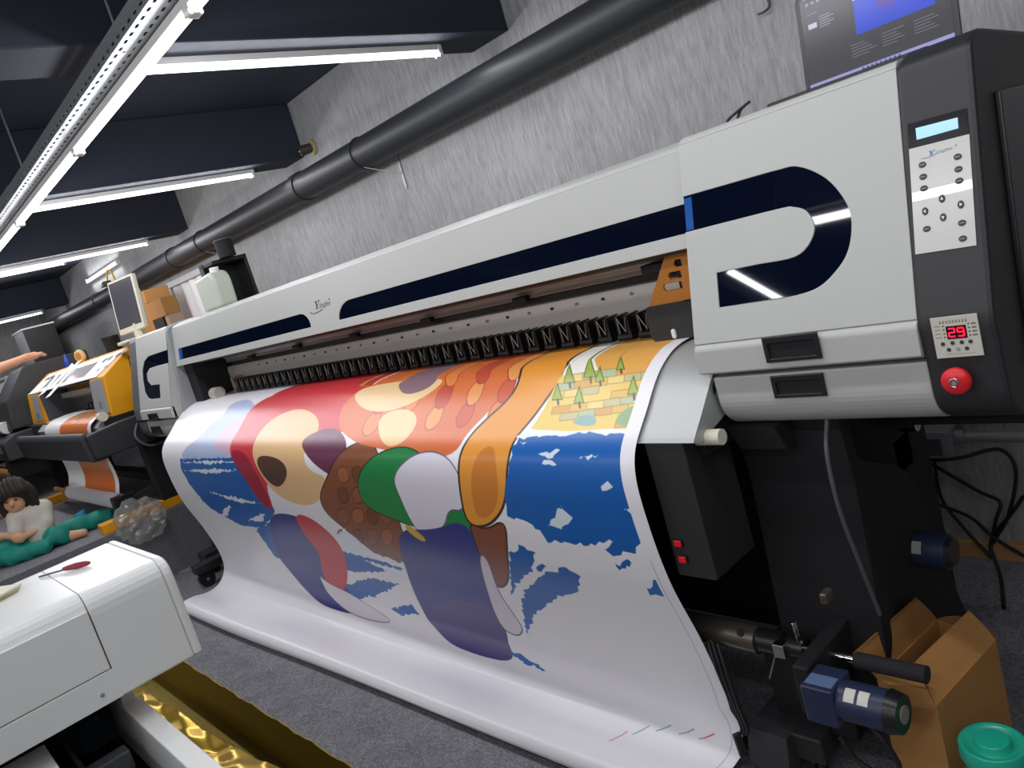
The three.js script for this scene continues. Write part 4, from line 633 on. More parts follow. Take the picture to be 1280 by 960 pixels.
// ------------------------------------------------------------------ lower right: carton, canister, conduit, cables
{
  const t = thing('open_carton', 'open brown cardboard box with raised flaps on the floor beside the take-up motor', 'carton', [-0.72, 0, -1.45]);
  const h = 0.3, A = atY(1170, 883, h), B = atY(1245, 800, h), Cc = atY(1096, 848, h), D = Cc.clone().add(B).sub(A);
  const wall = (a, b) => { const f = frame([a.x, 0, a.z], b.clone().sub(a), [0, 1, 0]), L = a.distanceTo(b); return slab(f, [[0, 0.001], [L, 0.001], [L, h], [0, h]], -0.003, 0, 0); };
  part(t, 'side', wall(Cc, A), M.kraft); part(t, 'side', wall(A, B), M.kraft); part(t, 'side', wall(B, D), M.kraft); part(t, 'side', wall(D, Cc), M.kraft);
  part(t, 'bottom', slab(frame([A.x, 0.001, A.z], Cc.clone().sub(A), B.clone().sub(A)), [[0, 0], [A.distanceTo(Cc), 0], [A.distanceTo(Cc), A.distanceTo(B)], [0, A.distanceTo(B)]], 0, 0.003, 0), M.kraft);
  const flap = (a, b, p, q) => { const g = sheet(6, 6, (u, v) => a.clone().lerp(b, u).lerp(p.clone().lerp(q, u), v).add(V3(0, 0.004 * Math.sin(v * 3.1), 0)), 0.003); return g; };
  part(t, 'flap', flap(A, B, atY(1144, 827, 0.345), atY(1211, 763, 0.345)), M.kraft, 'flap leaning in'); part(t, 'flap', flap(Cc, A, atY(1097, 830, 0.33), atY(1146, 828, 0.33)), M.kraft);
  part(t, 'flap', flap(Cc, D, atY(1067, 817, 0.365), atY(1146, 748, 0.39)), M.kraft, 'flap standing up'); part(t, 'flap', flap(D, B, D.clone().add(V3(0.02, -0.03, -0.07)), B.clone().add(V3(-0.02, -0.03, -0.07))), M.kraft);
}
{
  const y = 0.262, c = atY(1240, 925, y), r = 0.056, t = thing('lidded_canister', 'clear plastic canister with a teal screw lid on the floor by the cardboard box', 'canister', [c.x, 0, c.z]);
  part(t, 'lid', new THREE.LatheGeometry([[0.0001, y + 0.004], [0.026, y + 0.004], [0.0285, y + 0.001], [0.03, y - 0.012], [0.034, y - 0.012], [0.046, y - 0.006], [0.05, y - 0.002], [r, y - 0.004], [r + 0.001, y - 0.03], [r - 0.002, y - 0.031]].map((p) => new THREE.Vector2(...p)).reverse(), 56).translate(c.x, 0, c.z), M.teal, 'teal lid with a raised round centre');
  part(t, 'jar', new THREE.LatheGeometry([[0.0001, 0.002], [0.046, 0.002], [0.051, 0.008], [0.053, 0.2], [0.05, 0.215], [0.05, 0.24], [0.0475, 0.24], [0.0475, 0.215], [0.05, 0.2], [0.049, 0.01], [0.0001, 0.006]].map((p) => new THREE.Vector2(...p)), 48).translate(c.x, 0, c.z), phys(0xd8efe6, 0.12, 0, { transmission: 0.9, thickness: 0, ior: 1.35 }));
  part(t, 'contents', rod([c.x, 0.008, c.z], [c.x, 0.155, c.z], 0.045, 0.046, 36), mat(0xcfd6cf, 0.7), 'pale contents');
}
{
  const y = 0.42, z = WALL_Z + 0.045, t = thing('wall_conduit', 'light grey plastic conduit with a junction box along the lower wall', 'conduit', [-0.9, y, z]);
  const j = atZ(1168, 553, z); part(t, 'conduit_length', rod([-1.6, y, z], [j.x - 0.06, y, z], 0.017, 0.017, 20), M.bracket); part(t, 'conduit_length', rod([j.x + 0.06, y, z], [0.6, y, z], 0.0175, 0.0175, 20), M.bracket);
  part(t, 'junction_box', box(j.x - 0.07, j.x + 0.06, y - 0.055, y + 0.028, WALL_Z, z + 0.03, 0.004), M.greyPanel); part(t, 'junction_cover', box(j.x - 0.06, j.x + 0.03, y - 0.05, y + 0.005, z + 0.03, z + 0.033, 0.002, 1), M.darkGrey); part(t, 'socket_end', rod([j.x + 0.06, y, z], [j.x + 0.09, y, z], 0.022, 0.022, 20), M.bracket);
  const runs = [[[1140, 570], [1160, 575], [1200, 572], [1250, 562], [1268, 580], [1262, 640], [1240, 680]], [[1165, 580], [1185, 592], [1225, 615], [1250, 628], [1245, 650], [1238, 684]], [[1168, 578], [1178, 625], [1205, 660], [1240, 698]], [[1172, 630], [1215, 648], [1240, 670], [1280, 695]], [[1280, 620], [1262, 645], [1240, 672], [1238, 690]], [[1240, 690], [1250, 720], [1255, 760]]];
  runs.forEach((r, i) => { const p = r.map(([u, v], k) => { const q = atZ(u, v, WALL_Z + 0.05 + 0.012 * ((i + k) % 3)); return q.y < 0.01 ? atY(u, v, 0.008) : q; }); solo('hanging_cable', tube(p, 0.0055, 60, 7), M.cable, ['black cable looping out from the junction box to the right', 'black cable sagging from the junction box into the knot of cables', 'black cable falling straight from the junction box to the wooden strip', 'black cable crossing low on the wall over the wooden strip', 'black cable rising to the right from the knot of cables', 'black cable running from the knot of cables onto the carpet'][i], 'cable', undefined); });
}

// ------------------------------------------------------------------ white flatbed machine in the foreground
{
  const top = 0.95, bot = 0.735, x0 = -2.08, x1 = -1.65, z0 = -0.392, z1 = 0.75;
  const t = thing('flatbed_machine', 'white flatbed machine gantry over a black slatted bed', 'machine', [-1.4, 0, -0.1]);
  const prof = roundPath([[x0, bot], [x0, top], [x1, top], [x1, bot]], [0, 0.05, 0.045, 0.006]); // (x, y) along z
  const s = (pts, za, zb, b) => { const sh = new THREE.Shape(pts.map((p) => new THREE.Vector2(...p))); const g = new THREE.ExtrudeGeometry(sh, { depth: zb - za - 2 * b, bevelEnabled: b > 0, bevelThickness: b, bevelSize: b, bevelOffset: -b, bevelSegments: 4 }); return g.translate(0, 0, za + b); };
  const cutX = atX(100, 738, x1).z;
  part(t, 'end_cover', s(prof, z0, z0 + 0.02, 0.008), M.whitePaint, 'white end cap');
  part(t, 'gantry_cover', s(prof, z0 + 0.0205, cutX, 0.0008), M.whitePaint, 'white painted gantry cover');
  // front of the second length has a separate flap
  const flapB = atX(132, 840, x1).y, prof2 = roundPath([[x0, bot], [x0, top], [x1 - 0.006, top], [x1 - 0.006, bot]], [0, 0.05, 0.045, 0.006]);
  part(t, 'gantry_cover', s(prof2, cutX + 0.0015, z1, 0.0008), M.whitePaint);
  part(t, 'front_flap', box(x1 - 0.006, x1, flapB + 0.0015, top - 0.03, cutX + 0.0025, z1 - 0.01, 0.002), M.whitePaint, 'white front flap');
  part(t, 'front_sill', box(x1 - 0.006, x1, bot + 0.001, flapB - 0.0005, cutX - 0.0005, z1, 0.001), M.whitePaint);
  const sc = atX(128, 869, x1); part(t, 'screw', rod([x1 - 0.002, sc.y, sc.z], [x1 + 0.0025, sc.y, sc.z], 0.0045, 0.0035, 14), M.zinc);
  // bed
  const by = 0.60, ra = atY(281, 960, by + 0.062).z, rb = atY(234, 960, by + 0.062).z, zr = rb - 0.012;
  part(t, 'side_rail', box(-2.7, -0.75, by - 0.1, by + 0.062, ra, rb, 0.003), M.whitePaint, 'white side rail');
  const zl = atY(90, 955, by).z; 
  part(t, 'bed_tray', box(-2.6, -0.8, by - 0.09, by - 0.07, zr, 0.7, 0.002), M.blackMatte); part(t, 'tray_back', box(-2.02, -1.985, by - 0.08, bot - 0.002, zr + 0.012, 0.7, 0.003), mat(0x3b4a56, 0.5));
  part(t, 'tray_bar', box(-1.74, -1.70, by - 0.03, by + 0.012, zr + 0.04, 0.62, 0.004), M.darkGrey);
  for (let i = 0; i < 24; i++) { const x = -1.64 + i * 0.034; part(t, 'slat', box(x, x + 0.02, by - 0.05, by - 0.02, zr + 0.02, 0.66, 0.003, 1), M.darkGrey); }
  part(t, 'tray_side', box(-2.0, -0.8, by - 0.08, by + 0.06, zl - 0.004, zl + 0.004, 0.002), M.blackSmooth);
  for (const [u, v] of [[120, 898], [74, 921]]) { const p = atX(u, v, -1.98); part(t, 'bolt', rod([-1.986, p.y, p.z], [-1.98, p.y, p.z], 0.006, 0.005, 12), M.zinc); }
  part(t, 'inner_ledge', box(-1.8, -1.66, by + 0.03, by + 0.075, zl + 0.03, 0.74, 0.003), M.whitePaint);
  for (const [x, z] of [[-2.55, (ra + rb) / 2], [-0.85, (ra + rb) / 2], [-2.55, 0.66], [-0.85, 0.66]]) part(t, 'leg', box(x - 0.035, x + 0.035, 0, by - 0.088, z - 0.02, z + 0.02, 0.004), M.whitePaint);
  part(t, 'gantry_foot', box(-2.05, -1.8, by + 0.06, bot + 0.002, ra + 0.006, rb - 0.004, 0.003), M.whitePaint);
  part(t, 'gantry_foot', box(-2.05, -1.72, by - 0.072, bot + 0.002, 0.68, 0.74, 0.003), M.whitePaint);
  // knife with red handle lying on the gantry
  const a = atY(50, 723, top), b = atY(118, 706, top), m = a.clone().lerp(b, 0.45), k = thing('trimming_knife', 'slim knife with a dark red handle lying on the white machine', 'knife', [m.x, top, m.z]);
  const kd = b.clone().sub(a).normalize(); const hg = new THREE.LatheGeometry([[0.0001, 0], [0.004, 0.001], [0.0055, 0.012], [0.0072, 0.034], [0.0062, 0.056], [0.003, 0.067], [0.0001, 0.068]].map((p) => new THREE.Vector2(...p)), 20); hg.applyQuaternion(new THREE.Quaternion().setFromUnitVectors(V3(0, 1, 0), kd)); hg.translate(m.x, top + 0.0075, m.z);
  part(k, 'handle', hg, mat(0x8d2438, 0.4), 'dark red handle'); part(k, 'blade', bar([a.x, top + 0.004, a.z], [m.x, top + 0.006, m.z], 0.007, 0.003, 0.001), M.darkGrey, 'grey blade');
  const n = atY(12, 742, top), pd = thing('paper_pad', 'worn cream paper pad lying on the white machine', 'paper pad', [n.x, top, n.z]);
  for (let i = 0; i < 4; i++) { const g = new THREE.BoxGeometry(0.09, 0.0035, 0.075); g.rotateY(0.32 + i * 0.05); g.translate(n.x - 0.012 + i * 0.003, top + 0.002 + i * 0.0036, n.z + 0.035 - i * 0.002); part(pd, 'sheet', g, i === 3 ? mat(0xe4e1cc, 0.7) : mat(0xcfc7a4, 0.75)); }
}
{ // gold-lined box on the floor and crumpled foil
  const h = 0.2, zf = -0.652, xa = -3.9, xb = -0.9, t = thing('gold_lined_box', 'long low box lined with olive gold foil on the carpet', 'box', [-2, 0, -0.4]);
  const gold = mat(0x8f7a2c, 0.42, 0.55, { bumpMap: rep(grain, 4, 1), bumpScale: 0.003 });
  const edge = (x) => h + 0.004 * Math.sin(x * 31) + 0.003 * Math.sin(x * 77 + 1);
  const pts = [[0, 0]]; pts.push([xb - xa, 0]); for (let i = 0; i <= 80; i++) { const x = (xb - xa) * (1 - i / 80); pts.push([x, edge(x)]); }
  part(t, 'side', slab(frame([xa, 0.002, zf], [1, 0, 0], [0, 1, 0]), pts, -0.004, 0, 0), gold, 'olive gold lining with a ragged edge');
  part(t, 'bottom', box(xa, xb, 0.001, 0.006, zf, -0.3, 0), gold); part(t, 'end', box(xa, xa + 0.004, 0.001, h, zf, -0.3, 0), gold); part(t, 'end', box(xb - 0.004, xb, 0.001, h, zf, -0.3, 0), gold); part(t, 'side', box(xa, xb, 0.001, 0.17, -0.304, -0.3, 0), gold);
  const foil = mat(0xd9b246, 0.28, 0.7);
  const g = sheet(120, 26, (u, v) => { const x = -3.2 + u * 1.9 + 0.03 * Math.sin(v * 5), z = -0.485 - 0.075 * u + v * 0.16 + 0.012 * Math.sin(u * 7) * (1 - v);
    const fold = (q, w) => 1 - Math.abs(((q % 1) + 1) % 1 * 2 - 1) ** w; // creased ridges
    return V3(x, 0.175 + 0.035 * fold(u * 2.1 + v * 0.5, 1.3) + 0.014 * fold(u * 5.3 - v * 1.4, 1) + 0.006 * fold(u * 11 + v * 2.2, 1) - 0.02 * v, z); });
  solo('gold_foil', g, Object.assign(foil, { side: THREE.DoubleSide }), 'crumpled sheet of shiny gold foil lying in the low box', 'foil');
}

// ------------------------------------------------------------------ yellow printer on the raised floor
{
  const Y0 = 0.4, x0 = -7.87, x1 = -5.27, SH = -0.22;
  const t = thing('yellow_printer', 'yellow and white roll printer with papers taped on its cover', 'printer', [-6.2, Y0, -1.4]);
  const endProf = roundPath([[-1.25, 1.04], [-1.29, 1.30], [-1.5, 1.435], [-1.85, 1.43], [-1.85, 1.02]], [0.01, 0.012, 0.02, 0.02, 0]);
  const wL = -7.27, wR = -5.64;
  part(t, 'right_cabinet', prism(endProf, wR, x1, 0.006), M.yellow, 'yellow end cabinet'); part(t, 'left_cabinet', prism(endProf, x0, wL, 0.006), M.yellow, 'yellow end cabinet');
  part(t, 'rear_beam', prism(roundPath([[-1.5, 1.1], [-1.46, 1.412], [-1.5, 1.435], [-1.85, 1.43], [-1.85, 1.0], [-1.5, 1.0]], [0, 0, 0.02, 0.02, 0, 0]), wL, wR, 0), M.yellow);
  part(t, 'rail', prism([[-1.42, 1.24], [-1.42, 1.2], [-1.5, 1.18], [-1.5, 1.24]], wL, wR, 0), M.alu); part(t, 'throat', box(wL, wR, 1.02, 1.3, -1.52, -1.49, 0), M.darkGrey);
  // lid lying over the opening
  const lf = frame([SH, 1.30, -1.29], [1, 0, 0], [0, 0.135, -0.21]);
  const lid = part(t, 'lid', slab(lf, [[x0 - SH + 0.05, 0], [x1 - SH - 0.18, 0], [x1 - SH - 0.03, 0.22], [x0 - SH + 0.2, 0.22]], 0.001, 0.006, 0.001, [[[-7.15, 0.04], [-6.5, 0.04], [-6.45, 0.16], [-7.1, 0.16]], [[-6.35, 0.04], [-5.65, 0.04], [-5.6, 0.17], [-6.3, 0.17]]]), M.paper, 'white lid with two grey windows');
  for (const q of [[[-7.16, 0.03], [-6.49, 0.03], [-6.44, 0.17], [-7.11, 0.17]], [[-6.36, 0.03], [-5.64, 0.03], [-5.59, 0.18], [-6.31, 0.18]]]) part(lid, 'lid_window', slab(lf, q, -0.002, 0.001, 0), phys(0xb5aeb0, 0.2, 0, {}), 'grey clear window');
  [[-6.86, -0.05, 0.14, 0.26, 0.25], [-6.62, 0.02, 0.2, 0.23, -0.2], [-6.4, -0.1, 0.13, 0.36, 0.1]].forEach(([x, y, w, h, a], i) => { const g = new THREE.BoxGeometry(w, h, 0.001); g.rotateZ(a); g.translate(x, y + h / 2, 0.0075 + i * 0.0012); part(lid, 'taped_paper', place(lf, g), M.paper, 'white paper taped over the lid'); });
  const marks = [[-5.42, 0.16], [-5.3, 0.165], [-5.14, 0.175], [-5.02, 0.185], [-7.3, 0.15], [-7.2, 0.155], [-7.1, 0.16]];
  marks.forEach(([x, y]) => { part(lid, 'ink_logo', slab(lf, [[x - 0.04, y - 0.012], [x + 0.01, y - 0.02], [x + 0.05, y + 0.005], [x + 0.04, y + 0.02], [x - 0.02, y + 0.014]], 0.006, 0.0068, 0), M.blackSmooth); });
  for (const [x, y] of [[-5.35, 0.07], [-5.2, 0.085]]) part(lid, 'ink_logo', slab(lf, [[x - 0.03, y - 0.012], [x + 0.03, y - 0.01], [x + 0.03, y + 0.012], [x - 0.03, y + 0.01]], 0.006, 0.0068, 0), M.greyPanel);
  // grey front panels
  const ff = frame([SH, 1.05, -1.2505], [1, 0, 0], [0, 0.25, -0.0385]);
  const gp = part(t, 'front_panel', slab(ff, [[-5.4, 0.02], [-5.08, 0.02], [-5.12, 0.24], [-5.4, 0.24]], 0, 0.006, 0.001), M.greyPanel, 'grey front panel'); part(gp, 'badge', slab(ff, [[-5.28, 0.05], [-5.19, 0.05], [-5.2, 0.1], [-5.27, 0.1]], 0.006, 0.0068, 0), M.zinc);
  const gq = part(t, 'front_panel', slab(ff, [[-7.45, 0.02], [-7.2, 0.02], [-7.2, 0.24], [-7.45, 0.24]], 0, 0.006, 0.001), M.greyPanel, 'grey front panel'); part(gq, 'badge', slab(ff, [[-7.36, 0.04], [-7.27, 0.04], [-7.27, 0.09], [-7.36, 0.09]], 0.006, 0.0068, 0), mat(0x6d7a98, 0.5));
  part(t, 'vent_slot', slab(frame([x1, 0, 0], [0, 0, -1], [0, 1, 0]), roundRect(1.5, 1.24, 1.54, 1.34, 0.012), -0.002, 0.002, 0), M.blackMatte); part(t, 'side_seam', slab(frame([x1, 0, 0], [0, 0, -1], [0, 1, 0]), [[1.425, 1.06], [1.43, 1.06], [1.47, 1.38], [1.465, 1.38]], -0.001, 0.001, 0), M.brownSlot);
  part(t, 'throat_side', box(wL, wL + 0.006, 1.05, 1.3, -1.5, -1.27, 0), M.darkGrey); part(t, 'throat_top', box(wL, wR, 1.285, 1.295, -1.48, -1.31, 0), M.darkGrey);
  // pinch rollers
  for (let i = 0; i < 9; i++) { const x = -5.72 - i * 0.105; part(t, 'pinch_roller', [box(x - 0.03, x + 0.03, 1.08, 1.125, -1.47, -1.42, 0.004, 1), rod([x - 0.035, 1.075, -1.42], [x + 0.035, 1.075, -1.42], 0.014, 0.014, 12)], M.blackSmooth); }
  part(t, 'platen', prism([[-1.5, 1.05], [-1.3, 1.06], [-1.21, 1.04], [-1.16, 1.0], [-1.17, 0.96], [-1.5, 0.98]], -7.25, -5.35, 0), M.platen);
  // dark front tray with end
  part(t, 'front_tray', prism(roundPath([[-1.0, 0.835], [-0.985, 0.99], [-1.01, 1.02], [-1.1, 0.99], [-1.1, 0.83]], [0.02, 0.02, 0.02, 0, 0]), -7.2, -5.02, 0.01), M.charcoal, 'charcoal front heater tray');
  part(t, 'tray_end', prism(roundPath([[-1.02, 0.85], [-1.01, 1.0], [-1.2, 1.02], [-1.5, 1.03], [-1.5, 0.84]], [0.02, 0.02, 0, 0, 0]), -5.02, -4.97, 0.008), M.black);
  part(t, 'body_black', box(x0 + 0.1, x1, 0.85, 1.045, -1.85, -1.21, 0.01), M.blackMatte);
  part(t, 'end_wheel', rod([-5.32, 1.06, -1.2], [-5.26, 1.06, -1.2], 0.028, 0.03, 22), M.cream);
  for (const x of [-5.12, -7.3]) { part(t, 'leg', box(x - 0.05, x + 0.05, Y0 + 0.05, 0.86, -1.6, -1.3, 0.006), M.blackMatte); }
  part(t, 'stretcher', box(-7.3, -5.1, 0.52, 0.58, -1.5, -1.42, 0.004), M.black);
  const fa = atX(130, 672, -5.12), fb = atX(232, 640, -5.12);
  part(t, 'foot', box(-5.17, -5.07, Y0, Y0 + 0.062, fb.z - 0.15, -0.93, 0.006), M.yellow, 'yellow steel foot'); part(t, 'foot', box(-7.35, -7.25, Y0, Y0 + 0.062, -1.75, -0.93, 0.006), M.yellow);
  // take-up
  part(t, 'take_up_bar', rod([-7.2, 0.52, -1.12], [-5.22, 0.52, -1.12], 0.018, 0.018, 18), M.kraft);
  part(t, 'take_up_bracket', [box(-5.26, -5.18, 0.47, 0.57, -1.2, -1.06, 0.01), rod([-5.27, 0.52, -1.12], [-5.16, 0.52, -1.12], 0.05, 0.05, 26)], M.blackSmooth); part(t, 'take_up_arm', bar([-5.2, 0.52, -1.16], [-5.12, 0.56, -1.5], 0.05, 0.05), M.blackMatte);
  part(t, 'cable', tube([[-4.98, 0.98, -1.3], [-4.93, 0.9, -1.25], [-4.92, 0.83, -1.3], [-4.93, 0.82, -1.4], [-4.95, 0.85, -1.5]], 0.008, 30, 8), M.cableGrey);
  // its print
  const art = canvasTex(512, 512, (c, W, H) => { c.fillStyle = '#f2f1ee'; c.fillRect(0, 0, W, H); c.fillStyle = '#d9722f'; c.fillRect(190, 0, 290, 512); let s = 3; const R = () => { s = (s * 16807) % 2147483647; return s / 2147483647; };
    for (let i = 0; i < 46; i++) { c.fillStyle = ['#3f7a35', '#7c8a32', '#a8552c', '#c96a2c', '#2f6a3a'][i % 5]; c.fillRect(205 + R() * 250, 40 + R() * 105, 8 + R() * 20, 10 + R() * 40); } c.fillStyle = '#e9e2d8'; c.fillRect(200, 60, 60, 8); c.fillStyle = '#e08a50'; c.fillRect(190, 330, 290, 80); });
  art.flipY = false;
  const pr = thing('small_print', 'orange and green print curving out of the yellow printer', 'print', [-5.6, 0.6, -1.1]);
  const line = new THREE.CatmullRomCurve3([[0, 1.075, -1.45], [0, 1.078, -1.3], [0, 1.06, -1.2], [0, 1.02, -1.145], [0, 0.93, -1.138], [0, 0.8, -1.17], [0, 0.64, -1.18], [0, 0.55, -1.155]].map((p) => V3(...p)), false, 'centripetal');
  const L2 = line.getSpacedPoints(40), xs = [-6.85, -5.4];
  part(pr, 'media', sheet(10, 40, (u, v) => { const p = L2[Math.round(v * 40)].clone(); return V3(xs[0] + (xs[1] - xs[0]) * u, p.y, p.z); }), phys(0xffffff, 0.35, 0, { map: art, side: THREE.DoubleSide }));
  part(pr, 'roll', rod([-6.62, 0.52, -1.12], [-5.27, 0.52, -1.12], 0.05, 0.05, 30), M.paper, 'white wound-up roll'); part(pr, 'core', rod([-6.72, 0.52, -1.12], [-6.62, 0.52, -1.12], 0.046, 0.048, 26), M.kraft, 'brown cardboard core');
}
{ // black printer beyond, paper rolls, small things on the yellow printer
  const Y0 = 0.4, t = thing('black_printer', 'black and grey roll printer beyond the yellow printer', 'printer', [-9, Y0, -1.4]);
  const P = roundPath([[-1.1, 1.05], [-1.14, 1.3], [-1.36, 1.56], [-1.9, 1.56], [-1.9, 1.02]], [0.01, 0.02, 0.04, 0.03, 0]);
  part(t, 'cabinet', prism(P, -8.35, -7.72, 0.01), M.charcoal, 'charcoal end cabinet'); part(t, 'body', prism(roundPath([[-1.3, 1.1], [-1.33, 1.3], [-1.45, 1.46], [-1.9, 1.46], [-1.9, 1.02], [-1.3, 1.02]], [0, 0.02, 0.02, 0, 0, 0]), -10.6, -8.35, 0), M.black);
  const lf = frame([0, 1.3, -1.14], [1, 0, 0], [0, 0.26, -0.22]);
  const lid = part(t, 'lid', slab(lf, [[-10.5, 0.0], [-8.36, 0.0], [-8.36, 0.3], [-10.5, 0.3]], -0.02, 0.004, 0.002), M.greyPanel, 'pale grey lid'); for (let i = 0; i < 7; i++) part(lid, 'lid_window', slab(lf, [[-8.75 - i * 0.26, 0.04], [-8.6 - i * 0.26, 0.04], [-8.6 - i * 0.26, 0.19], [-8.75 - i * 0.26, 0.19]], 0.004, 0.006, 0), mat(0x4b6684, 0.3)); part(lid, 'lid_stripe', slab(lf, [[-10.4, 0.23], [-8.4, 0.23], [-8.4, 0.27], [-10.4, 0.27]], 0.004, 0.006, 0), M.black);
  part(t, 'front_tray', prism(roundPath([[-0.98, 0.8], [-0.98, 0.96], [-1.1, 1.02], [-1.3, 1.02], [-1.3, 0.78]], [0.02, 0.03, 0.02, 0, 0]), -10.6, -7.62, 0.01), M.charcoal); for (let i = 0; i < 5; i++) part(t, 'tray_slot', box(-7.8 - i * 0.06, -7.775 - i * 0.06, 0.87, 0.93, -0.982, -0.977, 0.002, 1), M.bracket);
  part(t, 'leg', box(-7.95, -7.8, Y0, 0.85, -1.7, -1.3, 0.006), M.blackMatte); part(t, 'leg', box(-10.4, -10.2, Y0, 0.85, -1.7, -1.3, 0.006), M.blackMatte); part(t, 'stretcher', box(-10.3, -7.9, 0.5, 0.8, -1.6, -1.5, 0.004), M.blackMatte);
  part(t, 'take_up_bar', rod([-10.4, 0.68, -1.0], [-7.7, 0.68, -1.0], 0.045, 0.045, 20), M.kraft, 'brown cardboard tube'); for (const x of [-7.72, -10.38]) part(t, 'take_up_arm', box(x - 0.03, x + 0.03, 0.62, 0.8, -1.3, -0.96, 0.004), M.blackMatte);
  t.position.x -= 0.28;
  const r = solo('media_roll', rod([-10.1, 1.078, -1.1], [-8.2, 1.078, -1.1], 0.055, 0.055, 26), M.paper, 'white roll of media lying in the black printer', 'roll');
  const g = atZ(95, 432, -1.6); const m = thing('tape_roll', 'roll of yellowish tape on top of the yellow printer', 'tape', [g.x, 1.434, -1.6]); part(m, 'tape', new THREE.TorusGeometry(0.036, 0.018, 10, 26).rotateY(0.5).translate(g.x, 1.4895, -1.6), mat(0xd8b878, 0.5)); part(m, 'core', rod([g.x - 0.012, 1.487, -1.615], [g.x + 0.012, 1.487, -1.585], 0.02, 0.03, 20), M.kraft);
  const c = atZ(138, 423, -1.62), k = thing('black_pot', 'small black pot on top of the yellow printer', 'pot', [c.x, 1.4365, -1.62]); part(k, 'body', rod([c.x, 1.4365, -1.62], [c.x, 1.54, -1.62], 0.055, 0.06, 22), M.blackMatte); part(k, 'lid', rod([c.x, 1.54, -1.62], [c.x, 1.55, -1.62], 0.063, 0.063, 22), M.blackSmooth);
  const b = atZ(82, 447, -1.55), bc = thing('blue_bottle', 'small blue nozzle bottle standing on the yellow printer', 'bottle', [b.x, 1.4365, -1.55]); part(bc, 'body', rod([b.x, 1.4365, -1.55], [b.x, 1.48, -1.55], 0.028, 0.026, 18), mat(0x2342a8, 0.4)); part(bc, 'nozzle', rod([b.x, 1.48, -1.55], [b.x, 1.545, -1.55], 0.022, 0.004, 16), mat(0x2f4fc0, 0.4));
  // grey locker and brown board at the far end
  const L = thing('metal_cabinet', 'grey metal computer tower with a white top edge at the far end', 'cabinet', [-8.6, 1.562, -1.75]); L.position.x -= 0.32; L.position.y -= 0.1; part(L, 'body', box(-8.9, -8.42, 1.562, 2.01, -1.88, -1.6, 0.006), M.greyPanel); part(L, 'side_panel', box(-8.418, -8.40, 1.562, 2.01, -1.88, -1.6, 0.003), M.blackSmooth); part(L, 'top_edge', box(-8.91, -8.41, 2.01, 2.025, -1.89, -1.59, 0.004), M.paper); for (let i = 0; i < 3; i++) part(L, 'front_port', box(-8.88, -8.86, 1.66 + i * 0.06, 1.68 + i * 0.06, -1.6, -1.595, 0.003, 1), M.paper);
  solo('brown_board', [box(-11.9, -10.7, 1.35, 1.95, -2.2, -2.17, 0.004), box(-11.8, -11.7, 0.4, 1.35, -2.2, -2.17, 0.004), box(-10.85, -10.75, 0.4, 1.35, -2.2, -2.17, 0.004)], mat(0x6b4a35, 0.7), 'brown board on posts by the far end of the back wall', 'board');
}
{ // plastic bag hung on the yellow foot, scraps, blue rag
  const c = atX(175, 648, -4.98);
  const g = new THREE.IcosahedronGeometry(1, 5), p = g.attributes.position, q = new THREE.Vector3();
  for (let i = 0; i < p.count; i++) { q.fromBufferAttribute(p, i); const w = 0.8 + 0.3 * nA(q.x * 0.3 + 0.1, q.y * 0.3 + q.z * 0.2) + 0.22 * (nB(q.x * 0.14, q.y * 0.14 + q.z * 0.1) - 0.5) + 0.18 * (nB(q.z * 0.2 + 0.3, q.y * 0.2) - 0.5); p.setXYZ(i, c.x + q.x * 0.08 * w, c.y - 0.01 + q.y * 0.14 * w, c.z + q.z * 0.15 * w); }
  g.computeVertexNormals(); solo('plastic_bag', g, phys(0xe8e8e4, 0.12, 0, { transmission: 0.82, thickness: 0, side: THREE.DoubleSide }), 'crumpled clear plastic bag hanging over the yellow foot', 'bag');
  const s = atY(234, 711, 0.003), sg = new THREE.BoxGeometry(0.13, 0.004, 0.1); sg.rotateY(0.4); sg.translate(s.x, 0.003, s.z); solo('paper_scrap', sg, mat(0x9a9a9c, 0.7), 'small grey paper scrap on the carpet by the printer castor', 'scrap');
  const r = atY(103, 648, 0.42), rg = flesh([[r.x - 0.03, 0.425, r.z, 0.026, r.x + 0.03, 0.43, r.z, 0.03], [r.x, 0.44, r.z + 0.02, 0.025, r.x + 0.02, 0.46, r.z - 0.02, 0.018]], 0.01, 0.008); solo('blue_rag', rg, mat(0x2f7fae, 0.8), 'small crumpled blue rag on the raised floor', 'rag');
  const y = atY(140, 655, 0.47), bd = thing('dark_tool_bar', 'dark metal bar lying on the raised floor beneath the take-up roll', 'bar', [-5.6, 0.4, -1.24]); part(bd, 'bar', box(-6.3, -5.25, 0.4005, 0.43, -1.28, -1.2, 0.004), M.charcoal); part(bd, 'clip', box(-5.45, -5.3, 0.43, 0.45, -1.27, -1.19, 0.004), M.zinc);
}

